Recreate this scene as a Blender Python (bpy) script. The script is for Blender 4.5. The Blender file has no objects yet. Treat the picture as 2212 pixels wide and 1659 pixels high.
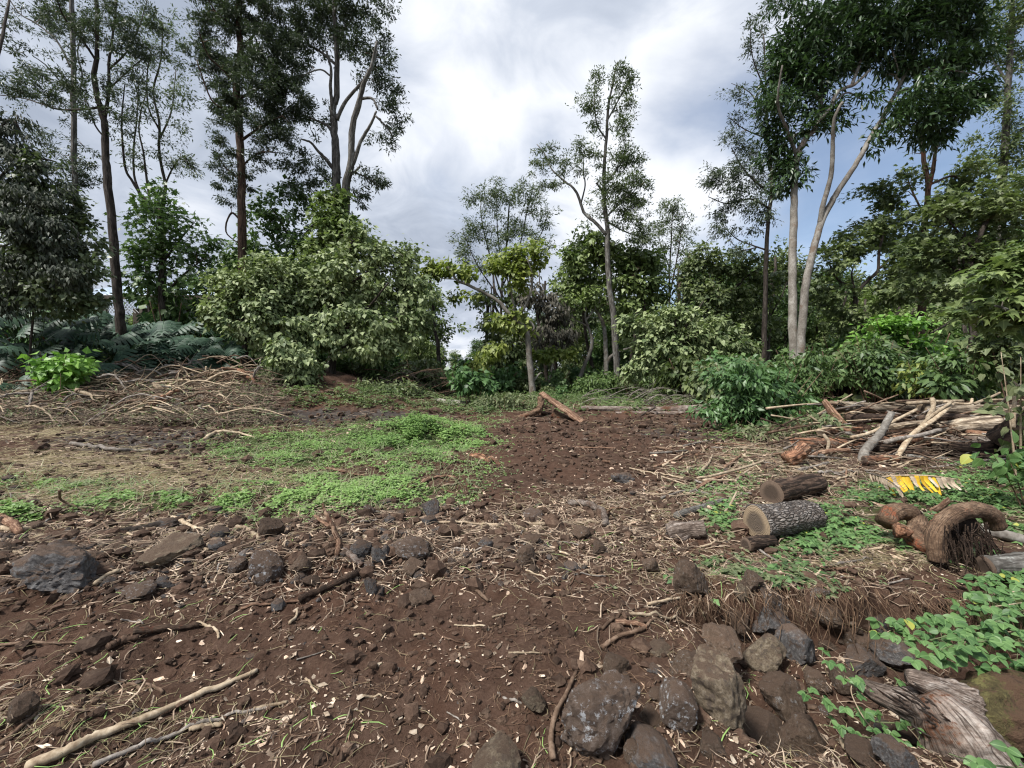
import bpy, math
import numpy as np
from mathutils import Vector, Matrix

rng = np.random.default_rng(11)
SC = bpy.context.scene
COL = SC.collection

# ------------------------------------------------------------------ camera, sky, sun, exposure
FPX, CX, CY, CAMH = 880.0, 1106.0, 829.5, 1.6
PITCH = math.atan((CY - 800.0) / FPX)
cam_data = bpy.data.cameras.new("camera")
cam_data.sensor_width = 36.0
cam_data.lens = FPX / 2212.0 * 36.0
cam_data.clip_start = 0.05
cam_data.clip_end = 2000.0
cam = bpy.data.objects.new("camera", cam_data)
cam.location = (0.0, 0.0, CAMH)
cam.rotation_euler = (math.pi / 2 - PITCH, 0.0, 0.0)
COL.objects.link(cam)
SC.camera = cam

SUN_EL, SUN_AZ = math.radians(56), math.radians(-128)   # azimuth measured from +Y towards +X
sun_data = bpy.data.lights.new("sun", 'SUN')
sun_data.energy = 4.2
sun_data.angle = math.radians(10)
sun_data.color = (1.0, 0.965, 0.92)
sun = bpy.data.objects.new("sun", sun_data)
sdir = Vector((math.sin(SUN_AZ) * math.cos(SUN_EL), math.cos(SUN_AZ) * math.cos(SUN_EL), math.sin(SUN_EL)))
sun.rotation_euler = (-sdir).to_track_quat('-Z', 'Y').to_euler()
sun.location = (0, 0, 40)
COL.objects.link(sun)

world = bpy.data.worlds.new("World")
SC.world = world
world.use_nodes = True
def build_world():
    nt = world.node_tree
    N, L = nt.nodes, nt.links
    N.clear()
    def nd(t, **kw):
        n = N.new(t)
        for k, v in kw.items():
            setattr(n, k, v)
        return n
    def mth(op, a, b=None):
        n = nd('ShaderNodeMath', operation=op)
        for i, v in enumerate((a, b)):
            if v is None: continue
            if hasattr(v, 'default_value') or hasattr(v, 'is_linked'): L.new(v, n.inputs[i])
            else: n.inputs[i].default_value = v
        return n.outputs[0]
    sky = nd('ShaderNodeTexSky', sky_type='NISHITA', sun_disc=False, sun_elevation=SUN_EL, sun_rotation=SUN_AZ)
    sky.air_density = 1.0; sky.dust_density = 0.6; sky.ozone_density = 2.0
    tc = nd('ShaderNodeTexCoord')
    sep = nd('ShaderNodeSeparateXYZ'); L.new(tc.outputs['Generated'], sep.inputs[0])
    zz = mth('ADD', mth('MAXIMUM', sep.outputs[2], 0.0), 0.30)
    ux, uy = mth('DIVIDE', sep.outputs[0], zz), mth('DIVIDE', sep.outputs[1], zz)
    comb = nd('ShaderNodeCombineXYZ'); L.new(ux, comb.inputs[0]); L.new(uy, comb.inputs[1])
    mp = nd('ShaderNodeMapping'); L.new(comb.outputs[0], mp.inputs[0])
    mp.inputs['Location'].default_value = (3.1, 0.85, 0.0)
    mp.inputs['Scale'].default_value = (1.0, 0.9, 1.0)
    def noise(scale, detail, rough, dist):
        n = nd('ShaderNodeTexNoise'); L.new(mp.outputs[0], n.inputs['Vector'])
        n.inputs['Scale'].default_value = scale; n.inputs['Detail'].default_value = detail
        n.inputs['Roughness'].default_value = rough; n.inputs['Distortion'].default_value = dist
        return n.outputs['Fac']
    n1 = noise(1.9, 7, 0.52, 0.25)
    n2 = noise(0.95, 5, 0.5, 0.35)
    # cover: overcast to the west (left), broken towards the east (right)
    cov = mth('SUBTRACT', mth('MULTIPLY_ADD', n1, 1.5), mth('MULTIPLY', ux, 0.22))
    N_ = [n for n in N if n.type == 'MATH' and n.operation == 'MULTIPLY_ADD'][-1]
    N_.inputs[2].default_value = -0.02
    def spot(px, py, rad):      # soft disc on the sky round a compass direction
        u, v = (px - 1106) / 880.0, (829.5 - py) / 880.0
        c, s_ = math.cos(PITCH), math.sin(PITCH)
        d = Vector((u, c + v * s_, v * c - s_)).normalized()
        vm = nd('ShaderNodeVectorMath', operation='DOT_PRODUCT'); L.new(tc.outputs['Generated'], vm.inputs[0]); vm.inputs[1].default_value = d
        mr = nd('ShaderNodeMapRange', interpolation_type='SMOOTHSTEP'); L.new(vm.outputs['Value'], mr.inputs['Value'])
        mr.inputs['From Min'].default_value = math.cos(math.radians(rad)); mr.inputs['From Max'].default_value = 1.0
        return mr.outputs[0]
    for px, py, rad, k in ((1560, 190, 11, .30), (1205, 262, 7, .16), (1950, 330, 16, .30), (2150, 120, 14, .2), (1500, 560, 10, .22)):
        cov = mth('SUBTRACT', cov, mth('MULTIPLY', spot(px, py, rad), k))
    cov = mth('ADD', cov, mth('MULTIPLY', spot(1450, 380, 13), .22))
    cr = nd('ShaderNodeMapRange', interpolation_type='SMOOTHSTEP'); L.new(cov, cr.inputs['Value'])
    cr.inputs['From Min'].default_value = 0.18; cr.inputs['From Max'].default_value = 0.72; cr.inputs['To Min'].default_value = 0.22
    ramp = nd('ShaderNodeValToRGB'); n3_ = noise(4.6, 6, 0.55, 0.6)
    br = mth('ADD', mth('ADD', mth('MULTIPLY', n1, 0.36), mth('MULTIPLY', n2, 0.34)), mth('MULTIPLY', n3_, 0.30))
    for px, py, rad, k in ((1420, 360, 19, -.16), (1130, 150, 14, -.07), (1600, 90, 12, -.06), (1230, 20, 12, .07), (980, 470, 13, .05)):
        br = mth('ADD', br, mth('MULTIPLY', spot(px, py, rad), k))
    L.new(br, ramp.inputs[0])
    e = ramp.color_ramp.elements
    e[0].position = 0.39; e[0].color = (0.68, 0.70, 0.74, 1)
    e[1].position = 0.59; e[1].color = (0.285, 0.325, 0.40, 1)
    m_ = ramp.color_ramp.elements.new(0.49); m_.color = (0.43, 0.47, 0.545, 1)
    sc = nd('ShaderNodeVectorMath', operation='SCALE'); L.new(ramp.outputs[0], sc.inputs[0]); sc.inputs['Scale'].default_value = 10.0
    mix = nd('ShaderNodeMix', data_type='RGBA')
    L.new(cr.outputs[0], mix.inputs[0]); L.new(sky.outputs[0], mix.inputs[6]); L.new(sc.outputs[0], mix.inputs[7])
    bg = nd('ShaderNodeBackground'); L.new(mix.outputs[2], bg.inputs['Color']); bg.inputs['Strength'].default_value = 0.1
    out = nd('ShaderNodeOutputWorld'); L.new(bg.outputs[0], out.inputs[0])
build_world()
vs = SC.view_settings
vs.view_transform = 'Standard'; vs.look = 'None'; vs.exposure = 0.62; vs.gamma = 1.0; vs.use_curve_mapping = False
SC.render.engine = 'CYCLES'
SC.cycles.max_bounces = 6; SC.cycles.diffuse_bounces = 3; SC.cycles.glossy_bounces = 2
SC.cycles.transmission_bounces = 4; SC.cycles.use_denoising = True; SC.cycles.filter_width = 1.2

# ------------------------------------------------------------------ projection helpers
CP, SP = math.cos(PITCH), math.sin(PITCH)
def ray(px, py):
    u, v = (px - CX) / FPX, (CY - py) / FPX
    return np.array([u, CP + v * SP, v * CP - SP])
def P(px, py, Y):
    d = ray(px, py)
    t = Y / d[1]
    return np.array([d[0] * t, Y, CAMH + d[2] * t])
def proj(x, y, z):
    w = z - CAMH
    f = y * CP - w * SP
    up = y * SP + w * CP
    f = np.maximum(f, 0.05)
    return CX + FPX * x / f, CY - FPX * up / f

# ------------------------------------------------------------------ noise
_pr = np.random.default_rng(5)
PERM = _pr.permutation(256); PERM = np.concatenate([PERM, PERM])
_GA = _pr.uniform(0, 2 * np.pi, 256); GXT, GYT = np.cos(_GA), np.sin(_GA)
def pn2(x, y, seed=0):
    x = np.asarray(x, float); y = np.asarray(y, float)
    xi = np.floor(x).astype(np.int64); yi = np.floor(y).astype(np.int64)
    xf, yf = x - xi, y - yi
    u = xf * xf * xf * (xf * (xf * 6 - 15) + 10); v = yf * yf * yf * (yf * (yf * 6 - 15) + 10)
    def g(dx, dy):
        h = PERM[PERM[(xi + dx + seed * 37) & 255] + ((yi + dy) & 255)]
        return GXT[h] * (xf - dx) + GYT[h] * (yf - dy)
    a = g(0, 0); a = a + u * (g(1, 0) - a)
    b = g(0, 1); b = b + u * (g(1, 1) - b)
    return (a + v * (b - a)) * 1.5
def fbm(x, y, o=4, seed=0, rough=0.5):
    s, a, f = 0.0, 1.0, 1.0
    for i in range(o):
        s = s + a * pn2(np.asarray(x) * f, np.asarray(y) * f, seed + i)
        a *= rough; f *= 2.03
    return s
def n3(p, f=1.0, o=3, seed=0):
    x, y, z = p[:, 0] * f, p[:, 1] * f, p[:, 2] * f
    return (fbm(x + z * .71, y - z * .31, o, seed) + fbm(y + x * .57 + 5, z + x * .2, o, seed + 3) + fbm(z + y * .43, x + 9 + y * .3, o, seed + 5)) / 1.8
def ss(a, b, x):
    t = np.clip((np.asarray(x, float) - a) / (b - a), 0, 1)
    return t * t * (3 - 2 * t)

# ------------------------------------------------------------------ terrain
def pit_mask(x, y):
    w = fbm(x * 2.2, y * 2.2, 3, 21) * 0.16
    return ss(0.95, 1.35, x + w) * (1 - ss(3.3, 3.8, x + w)) * ss(1.55, 1.95, y + w * .6) * (1 - ss(2.62 , 2.80, y + w))
def H(x, y):
    x = np.asarray(x, float); y = np.asarray(y, float)
    z = 0.11 * fbm(x * .33, y * .33, 3, 1) + 0.05 * fbm(x * 1.3 + 4, y * 1.3, 3, 7)
    z = z * ss(0.2, 4.0, np.hypot(x, y)) * (1 - .85 * ss(1.0, 2.2, x) * ss(2.4, 3.2, y) * (1 - ss(9, 11, y)))
    # clods and churned soil, less in the driven track
    track = np.exp(-((x - 0.10 * y + 0.25) / (0.55 + .05 * y)) ** 2)
    rough = (1 - .65 * track)
    z = z + rough * (0.045 * np.abs(fbm(x * 3.1, y * 3.1, 4, 12, .6)) + .012 * fbm(x * 14, y * 14, 2, 15))
    z = z + .010 * fbm(x * 9 + 2, y * 9, 3, 31)
    # diagonal machine furrows on the left of the foreground
    z = z + .030 * np.sin((y - .42 * x) * 9.5 + 2.2 * fbm(x * .8, y * .8, 2, 90)) * np.exp(-(((x + 1.3) / 1.0) ** 2 + ((y - 2.1) / .7) ** 2))
    # rubble band on the left, middle distance
    z = z + 0.13 * np.exp(-((y - 3.55 - .10 * x + .15 * fbm(x, x * 0 + 3, 2, 3)) / .55) ** 2) * (1 - ss(.2, 1.6, x))
    # weed hummock
    z = z + 0.30 * np.exp(-(((x + 2.3) / 1.7) ** 2 + ((y - 10.3) / 1.0) ** 2))
    z = z + 0.12 * np.exp(-(((x + 3.2) / 1.9) ** 2 + ((y - 4.9) / .6) ** 2))
    # berm under the brush heap and the monstera thicket
    z = z + ss(12.3, 18.2, y) * (1.35 * ss(-1.5, -9.5, x) + .12) * (1 + .18 * fbm(x * .6, y * .6, 3, 44))
    z = z + .45 * np.exp(-(((x + 11.5) / 4.5) ** 2 + ((y - 14.0) / 1.1) ** 2)) + .25 * np.exp(-(((x + 7.8) / 1.2) ** 2 + ((y - 14.6) / .8) ** 2))
    # churned ridge in front of the centre trees
    z = z + 0.07 * np.exp(-((y - 14.6 - .3 * fbm(x * .5, x * 0, 2, 2)) / .9) ** 2) * ss(-4, 0, x) * (1 - ss(6, 8, x))
    # right-hand bank
    z = z + 0.06 * ss(1.0, 2.0, x) * ss(2.3, 2.9, y) * (1 - ss(4.0, 6.0, y))
    z = z + 0.50 * np.exp(-(((x - 9.3) / 3.2) ** 2 + ((y - 10.1) / .8) ** 2))
    z = z + 0.35 * ss(9.8, 13.5, y) * ss(5.5, 10, x)
    z = z - 0.30 * pit_mask(x, y)
    return z
def G(px, py, lift=0.0):
    d = ray(px, py)
    Y = np.geomspace(0.7, 90, 700)
    t = Y / d[1]
    zr = CAMH + d[2] * t
    hh = H(d[0] * t, Y)
    k = np.nonzero(zr < hh)[0]
    i = k[0] if len(k) else 699
    if i > 0:
        a, b = zr[i - 1] - hh[i - 1], hh[i] - zr[i]
        f = a / max(a + b, 1e-6)
        yy = Y[i - 1] + (Y[i] - Y[i - 1]) * min(max(f, 0), 1)
    else: yy = Y[0]
    p = P(px, py, yy)
    p[2] = float(H(p[0], p[1])) + lift
    return p

# ------------------------------------------------------------------ mesh helpers
class Geo:
    def __init__(s): s.V, s.T, s.U, s.n = [], [], [], 0
    def add(s, V, T, U=None):
        V = np.asarray(V, float).reshape(-1, 3); T = np.asarray(T, np.int64).reshape(-1, 3)
        s.V.append(V); s.T.append(T + s.n); s.n += len(V)
        s.U.append(np.zeros((len(V), 2)) if U is None else np.asarray(U, float).reshape(-1, 2))
    def mesh(s, name, m, smooth=True, off=None):
        V = np.concatenate(s.V) if s.V else np.zeros((0, 3)); T = np.concatenate(s.T) if s.T else np.zeros((0, 3), int)
        U = np.concatenate(s.U) if s.U else np.zeros((0, 2))
        if off is not None: V = V - np.asarray(off)
        me = bpy.data.meshes.new(name)
        me.vertices.add(len(V)); me.vertices.foreach_set('co', V.astype(np.float32).ravel())
        me.loops.add(T.size); me.loops.foreach_set('vertex_index', T.astype(np.int32).ravel())
        me.polygons.add(len(T))
        me.polygons.foreach_set('loop_start', np.arange(0, T.size, 3, dtype=np.int32))
        me.polygons.foreach_set('use_smooth', np.full(len(T), smooth))
        at = me.attributes.new('luv', 'FLOAT2', 'POINT'); at.data.foreach_set('vector', U.astype(np.float32).ravel())
        me.materials.append(m)
        me.update(calc_edges=True)
        return me
def put(name, me, parent=None, loc=(0, 0, 0), **props):
    o = bpy.data.objects.new(name, me); COL.objects.link(o)
    o.location = loc
    if parent is not None: o.parent = parent
    for k, v in props.items():
        if v is not None: o[k] = v
    return o
def root(name, label, cat, loc, group=None):
    o = bpy.data.objects.new(name, None); COL.objects.link(o); o.location = loc
    o.empty_display_size = .2
    o['label'] = label; o['category'] = cat
    if group: o['group'] = group
    return o
def copy_tree(o, parent=None):
    c = o.copy(); COL.objects.link(c)
    if parent is not None: c.parent = parent
    for ch in list(o.children): copy_tree(ch, c)
    return c
def catmull(pts, n):
    p = np.asarray(pts, float)
    if len(p) == 2:
        t = np.linspace(0, 1, n)[:, None]; return p[0] * (1 - t) + p[1] * t
    q = np.vstack([2 * p[0] - p[1], p, 2 * p[-1] - p[-2]])
    k = len(p) - 1
    u = np.linspace(0, k, n); i = np.minimum(u.astype(int), k - 1); t = (u - i)[:, None]
    a, b, c, d = q[i], q[i + 1], q[i + 2], q[i + 3]
    return .5 * ((2 * b) + (c - a) * t + (2 * a - 5 * b + 4 * c - d) * t ** 2 + (3 * b - a - 3 * c + d) * t ** 3)
def nrm(v): return v / np.maximum(np.linalg.norm(v, axis=-1, keepdims=True), 1e-9)
def tube(g, pts, rad, sides=6, bump=0.0, bf=3.0, cap=True, seed=0, flat=1.0, ridge=0.0, rk=3.0):
    pts = np.asarray(pts, float); n = len(pts)
    rad = np.broadcast_to(np.asarray(rad, float), (n,))
    tg = nrm(np.gradient(pts, axis=0))
    ax = np.eye(3)[np.argmin(np.abs(tg).max(axis=0))]
    a = nrm(np.cross(tg, ax)); b = np.cross(tg, a)
    th = np.linspace(0, 2 * np.pi, sides, endpoint=False)
    off = a[:, None] * np.cos(th)[None, :, None] + b[:, None] * (np.sin(th) * flat)[None, :, None]
    R = np.repeat(rad[:, None], sides, 1)
    if bump:
        q = (pts[:, None] + off * rad[:, None, None] * 1.0).reshape(-1, 3)
        R = R * (1 + bump * n3(q, bf, 3, seed).reshape(n, sides))
    if ridge:
        al = np.cumsum(np.r_[0, np.linalg.norm(np.diff(pts, axis=0), axis=1)])[:, None] / max(rad.mean(), 1e-4)
        R = R * (1 + ridge * fbm(np.cos(th)[None] * rk + seed + .12 * al, np.sin(th)[None] * rk + .22 * al, 3, seed % 30 + 1, .6))
    V = (pts[:, None] + off * R[..., None]).reshape(-1, 3)
    i = np.arange(n - 1)[:, None] * sides; j = np.arange(sides)[None]; k = (j + 1) % sides
    A, B, C, D = i + j, i + k, i + sides + k, i + sides + j
    T = np.concatenate([np.stack([A, B, C], -1).reshape(-1, 3), np.stack([A, C, D], -1).reshape(-1, 3)])
    if cap:
        m = len(V); V = np.vstack([V, pts[0], pts[-1]])
        j = np.arange(sides); k = (j + 1) % sides
        T = np.vstack([T, np.stack([k, j, np.full(sides, m)], -1), np.stack([(n - 1) * sides + j, (n - 1) * sides + k, np.full(sides, m + 1)], -1)])
    al = np.cumsum(np.r_[0, np.linalg.norm(np.diff(pts, axis=0), axis=1)]) / max(rad.mean(), 1e-4)
    U = np.stack(np.broadcast_arrays(np.minimum(th, 2 * np.pi - th)[None], al[:, None]), -1).reshape(-1, 2)
    if cap: U = np.vstack([U, [0, al[0]], [0, al[-1]]])
    g.add(V, T, U)
def wobble(p, amp, f=1.5, seed=0):
    q = np.array(p, float)
    for i in range(3): q[:, i] += amp * pn2(np.arange(len(q)) * f * .37 + seed * 1.7, np.full(len(q), i * 7.3 + seed), seed)
    return q

# leaves: columns are (across, along, up)
LEAF = {
 'dia': ([(0, 0, 0), (-.5, .45, .03), (0, 1, -.06), (.5, .5, .03)], [(0, 3, 2), (0, 2, 1)]),
 'lance': ([(0, 0, 0), (-.5, .4, .05), (0, .42, 0), (.5, .4, .05), (0, 1, -.12)], [(0, 2, 1), (0, 3, 2), (1, 2, 4), (2, 3, 4)]),
 'heart': ([(0, .42, -.03), (0, .04, 0), (.3, -.06, .03), (.5, .22, .05), (.36, .62, .02), (0, 1, -.16), (-.36, .62, .02), (-.5, .22, .05), (-.3, -.06, .03)],
           [(0, i, i % 8 + 1) for i in range(1, 9)]),
 'hl': ([(0, 0, 0), (-.5, .27, .05), (0, .40, -.02), (.5, .27, .05), (0, 1, -.15)], [(0, 2, 1), (0, 3, 2), (1, 2, 4), (2, 3, 4)]),
 'maple': ([(0, .32, 0), (0, 0, 0), (.46, 0, -.04), (.27, .24, .03), (.58, .52, -.06), (.22, .52, .03), (0, 1, -.1), (-.22, .52, .03), (-.58, .52, -.06), (-.27, .24, .03), (-.46, 0, -.04)],
           [(0, i, i % 10 + 1) for i in range(1, 11)]),
}
def ovate():
    ys = np.array([0, .1, .28, .5, .72, .9, 1.0]); w = np.array([.02, .28, .46, .48, .34, .14, .0])
    V = []
    for y, a in zip(ys, w):
        z = -.22 * y * y
        V += [(-a, y, z + .16 * a), (0, y, z - .02), (a, y, z + .16 * a)]
    T = []
    for i in range(6):
        for s in range(2):
            q = i * 3 + s
            T += [(q, q + 1, q + 4), (q, q + 4, q + 3)]
    return V, T
LEAF['ovate'] = ovate()
def monstera():
    V, T = [], []
    n = 6
    ys = np.linspace(.0, .92, n + 1)
    for sd in (-1, 1):
        for i in range(n):
            y0, y1 = ys[i], ys[i + 1]
            ym = (y0 + y1) / 2
            wd = .52 * math.sin(math.pi * (ym * .72 + .26)) ** .8
            back = (ym - .35) * .30
            k = len(V); gap = .18 * (y1 - y0)
            row = [(0.01, y0, y1), (.45 * wd, y0 + back * .3 + gap * .3, y1 + back * .3 - gap * .3), (wd * .95, y0 + back * .8 + gap, y1 + back * .8 - gap)]
            for (x, a, b) in row:
                z = -.55 * x * x * 2.0 - .18 * a * a + .06 * (x < .02) * -1
                V += [(sd * x, a, z), (sd * x, b, z - .02)]
            tipz = -.55 * wd * wd * 2.2 - .2 * ym * ym
            V.append((sd * wd * 1.08, ym + back, tipz))
            for q in (k, k + 2): T += [(q, q + 2, q + 3), (q, q + 3, q + 1)]
            T += [(k + 4, k + 6, k + 5)]
    k = len(V); V += [(-.06, .9, -.16), (.06, .9, -.16), (0, 1.05, -.24)]; T += [(k, k + 1, k + 2)]
    return V, T
LEAF['monstera'] = monstera()
LT = {k: (np.array(v, float), np.array(t)) for k, (v, t) in LEAF.items()}
def basis(d, n):
    d = nrm(d); s = nrm(np.cross(d, n)); n = np.cross(s, d)
    return s, d, n
def leaves(g, kind, pos, d, n, L, W):
    V0, T0 = LT[kind]
    if len(pos) == 0: return
    s, d, n = basis(d, n)
    L = np.broadcast_to(L, (len(pos),)); W = np.broadcast_to(W, (len(pos),))
    V = pos[:, None] + V0[None, :, 0:1] * (s * W[:, None])[:, None] + V0[None, :, 1:2] * (d * L[:, None])[:, None] + V0[None, :, 2:3] * (n * L[:, None])[:, None]
    T = T0[None] + (np.arange(len(pos)) * len(V0))[:, None, None]
    g.add(V, T, np.tile(V0[:, :2], (len(pos), 1)))
LEAFMESH = {}
def leaf_obj(kind, m, pos, d, n, L, W, parent, off, name='leaf'):
    key = (kind, m.name)
    if key not in LEAFMESH:
        g = Geo(); V0, T0 = LT[kind]; g.add(V0, T0, V0[:, :2]); LEAFMESH[key] = g.mesh('leaf_' + kind, m)
    s, d, n = basis(d, n)
    M = Matrix(((s[0] * W, d[0] * L, n[0] * L, pos[0] - off[0]), (s[1] * W, d[1] * L, n[1] * L, pos[1] - off[1]), (s[2] * W, d[2] * L, n[2] * L, pos[2] - off[2]), (0, 0, 0, 1)))
    o = bpy.data.objects.new(name, LEAFMESH[key]); COL.objects.link(o)
    o.parent = parent; o.matrix_local = M
    return o
# ------------------------------------------------------------------ materials
MATS = {}
class NT:
    def __init__(s, name):
        s.m = bpy.data.materials.new(name); s.m.use_nodes = True
        s.t = s.m.node_tree; s.t.nodes.clear(); MATS[name] = s.m
        s.out = s.n('ShaderNodeOutputMaterial')
    def n(s, t, ins=None, **kw):
        q = s.t.nodes.new(t)
        for k, v in kw.items(): setattr(q, k, v)
        for k, v in (ins or {}).items():
            if isinstance(v, bpy.types.NodeSocket): s.t.links.new(v, q.inputs[k])
            else: q.inputs[k].default_value = v
        return q
    def math(s, op, a, b=0.0, c=0.0): return s.n('ShaderNodeMath', {0: a, 1: b, 2: c}, operation=op).outputs[0]
    def mix(s, f, a, b, blend='MIX'):
        q = s.n('ShaderNodeMix', data_type='RGBA', blend_type=blend)
        for i, v in ((0, f), (6, a), (7, b)):
            if isinstance(v, bpy.types.NodeSocket): s.t.links.new(v, q.inputs[i])
            else: q.inputs[i].default_value = v if i == 0 else (*v, 1)
        return q.outputs[2]
    def noise(s, vec, scale, detail=5, rough=.55, dist=0.0, out='Fac'):
        return s.n('ShaderNodeTexNoise', {'Vector': vec, 'Scale': scale, 'Detail': detail, 'Roughness': rough, 'Distortion': dist}).outputs[out]
    def rng(s, v, a, b, c=0.0, d=1.0): return s.n('ShaderNodeMapRange', {0: v, 1: a, 2: b, 3: c, 4: d}).outputs[0]
    def ramp(s, f, stops):
        q = s.n('ShaderNodeValToRGB', {0: f}); e = q.color_ramp.elements
        e[0].position, e[0].color = stops[0][0], (*stops[0][1], 1)
        e[1].position, e[1].color = stops[-1][0], (*stops[-1][1], 1)
        for p, c in stops[1:-1]:
            k = e.new(p); k.color = (*c, 1)
        return q.outputs[0]
    def bump(s, h, strength, dist): return s.n('ShaderNodeBump', {'Height': h, 'Strength': strength, 'Distance': dist}).outputs[0]
    def surf(s, col, rough=.85, nor=None, spec=.25):
        ins = {'Base Color': col if isinstance(col, bpy.types.NodeSocket) else (*col, 1), 'Roughness': rough, 'Specular IOR Level': spec}
        if nor is not None: ins['Normal'] = nor
        q = s.n('ShaderNodeBsdfPrincipled', ins)
        s.t.links.new(q.outputs[0], s.out.inputs[0]); return s.m
    def obj(s, sc=(1, 1, 1)):
        v = s.n('ShaderNodeTexCoord').outputs['Object']
        return v if sc == (1, 1, 1) else s.n('ShaderNodeMapping', {0: v, 3: sc}).outputs[0]
    def orand(s): return s.n('ShaderNodeObjectInfo').outputs['Random']
    def island(s): return s.n('ShaderNodeNewGeometry').outputs['Random Per Island']

def rough_mat(name, cols, scale=6.0, fine=40.0, bump=.6, dist=.02, stretch=(1, 1, 1), rough=.9, patch=None, var=.25, island=False, spec=.2, grain=None, crack=None, dust=0.0):
    """mottled solid: cols = dark, mid, light; patch = (colour, scale, threshold)"""
    s = NT(name)
    v = s.obj(stretch)
    r = s.island() if island else s.orand()
    off = s.n('ShaderNodeVectorMath', {0: v, 1: s.n('ShaderNodeCombineXYZ', {0: s.math('MULTIPLY', s.orand(), 37.0), 1: s.math('MULTIPLY', s.orand(), 11.0), 2: 0.0}).outputs[0]}, operation='ADD').outputs[0]
    a = s.noise(off, scale, 6, .6, .3)
    b = s.noise(off, fine, 4, .65)
    f = s.math('ADD', s.math('MULTIPLY', a, .6), s.math('MULTIPLY', b, .4))
    col = s.ramp(f, [(.34, cols[0]), (.5, cols[1]), (.64, cols[2])])
    if patch:
        pm = s.rng(s.math('ADD', s.noise(off, patch[1], 5, .65), s.math('MULTIPLY', s.math('SUBTRACT', b, .5), .4)), patch[2], patch[2] + .07)
        col = s.mix(pm, col, patch[0])
    if grain:   # furrows that run along the trunk: luv = (angle, length / radius)
        uv = s.n('ShaderNodeAttribute', attribute_name='luv').outputs['Vector']
        gv = s.n('ShaderNodeMapping', {0: uv, 1: (0, 0, 0), 3: (grain[0], grain[0] * .10, 1)}).outputs[0]
        gv = s.n('ShaderNodeVectorMath', {0: gv, 1: s.n('ShaderNodeCombineXYZ', {0: s.math('MULTIPLY', s.orand(), 50.0), 1: s.math('MULTIPLY', s.noise(off, 5, 2), .5), 2: 0.0}).outputs[0]}, operation='ADD').outputs[0]
        gn = s.noise(gv, 1.0, 5, .62, .5)
        gm = s.rng(gn, grain[1], grain[1] + .13, 1.0, 0.0)
        col = s.mix(s.math('MULTIPLY', gm, .9), col, grain[2])
        f = s.math('ADD', s.math('MULTIPLY', f, .5), s.math('MULTIPLY', gn, .9))
    if crack:
        uv = s.n('ShaderNodeAttribute', attribute_name='luv').outputs['Vector']
        cv = s.n('ShaderNodeMapping', {0: uv, 3: (crack[0], crack[0] * .42, 1)}).outputs[0]
        cv = s.n('ShaderNodeVectorMath', {0: cv, 1: s.n('ShaderNodeVectorMath', {0: s.n('ShaderNodeTexNoise', {'Vector': off, 'Scale': 14.0}).outputs['Color'], 1: (.9, .9, 0)}, operation='MULTIPLY').outputs[0]}, operation='ADD').outputs[0]
        vd = s.n('ShaderNodeTexVoronoi', {'Vector': cv, 'Scale': 1.0}, feature='DISTANCE_TO_EDGE').outputs[0]
        col = s.mix(s.rng(vd, .01, .11, 1.0, 0.0), col, crack[1])
        f = s.math('ADD', f, s.rng(vd, .0, .25, 0.0, .8))
    if dust:
        nz = s.n('ShaderNodeSeparateXYZ', {0: s.n('ShaderNodeNewGeometry').outputs['Normal']}).outputs[2]
        wp = s.n('ShaderNodeNewGeometry').outputs['Position']
        dm = s.rng(s.math('ADD', s.math('MULTIPLY', nz, .5), s.noise(wp, 9.0, 5, .65)), .70, .95, 0.0, dust)
        col = s.mix(dm, col, s.ramp(b, [(.35, (.050, .031, .021)), (.65, (.125, .085, .06))]))
    k = s.rng(r, 0, 1, 1 - var, 1 + var)
    col = s.mix(1.0, col, s.n('ShaderNodeCombineXYZ', {0: k, 1: k, 2: k}).outputs[0], 'MULTIPLY')
    return s.surf(col, rough, s.bump(f, bump, dist), spec)

rough_mat('rock_grey', [(.035, .033, .034), (.085, .08, .078), (.19, .185, .18)], 7, 45, .9, .02, patch=((.075, .052, .038), 4, .55), dust=0.85)
rough_mat('rock_brown', [(.04, .028, .02), (.095, .066, .046), (.17, .13, .10)], 7, 50, .9, .02, patch=((.22, .21, .20), 6, .60), dust=0.85)
rough_mat('rock_ochre', [(.065, .048, .034), (.18, .142, .098), (.36, .31, .235)], 8, 55, .9, .02, patch=((.10, .078, .06), 4, .52), dust=0.85)
rough_mat('rock_lichen', [(.055, .04, .03), (.10, .072, .055), (.16, .13, .11)], 7, 60, .9, .02, patch=((.40, .41, .42), 5, .57), dust=0.7)
rough_mat('soil_clod', [(.030, .018, .012), (.062, .038, .026), (.11, .075, .052)], 9, 60, .8, .02, island=True, var=.4)
rough_mat('bark_dark', [(.028, .022, .018), (.065, .052, .043), (.13, .11, .095)], 5, 30, .8, .03, (1, 1, .25), grain=(3.0, .42, (.02, .016, .013)))
rough_mat('bark_brown', [(.04, .024, .017), (.085, .055, .038), (.15, .11, .08)], 5, 30, .8, .03, (1, 1, .22), patch=((.12, .045, .025), 3, .56), grain=(3.0, .42, (.026, .017, .012)))
rough_mat('bark_pale', [(.10, .085, .07), (.215, .195, .168), (.37, .35, .315)], 4, 26, .5, .015, (1, 1, .7), patch=((.16, .12, .09), 3, .58))
rough_mat('bark_grey', [(.06, .055, .048), (.15, .14, .125), (.28, .27, .25)], 5, 30, .7, .02, (1, 1, .35), patch=((.34, .35, .32), 5, .60), grain=(3.0, .42, (.045, .04, .034)))
rough_mat('log_cracked', [(.10, .085, .074), (.185, .163, .145), (.32, .295, .27)], 12, 60, 1.0, .03, (1, 1, 1), crack=(7.0, (.062, .047, .038)))
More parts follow.
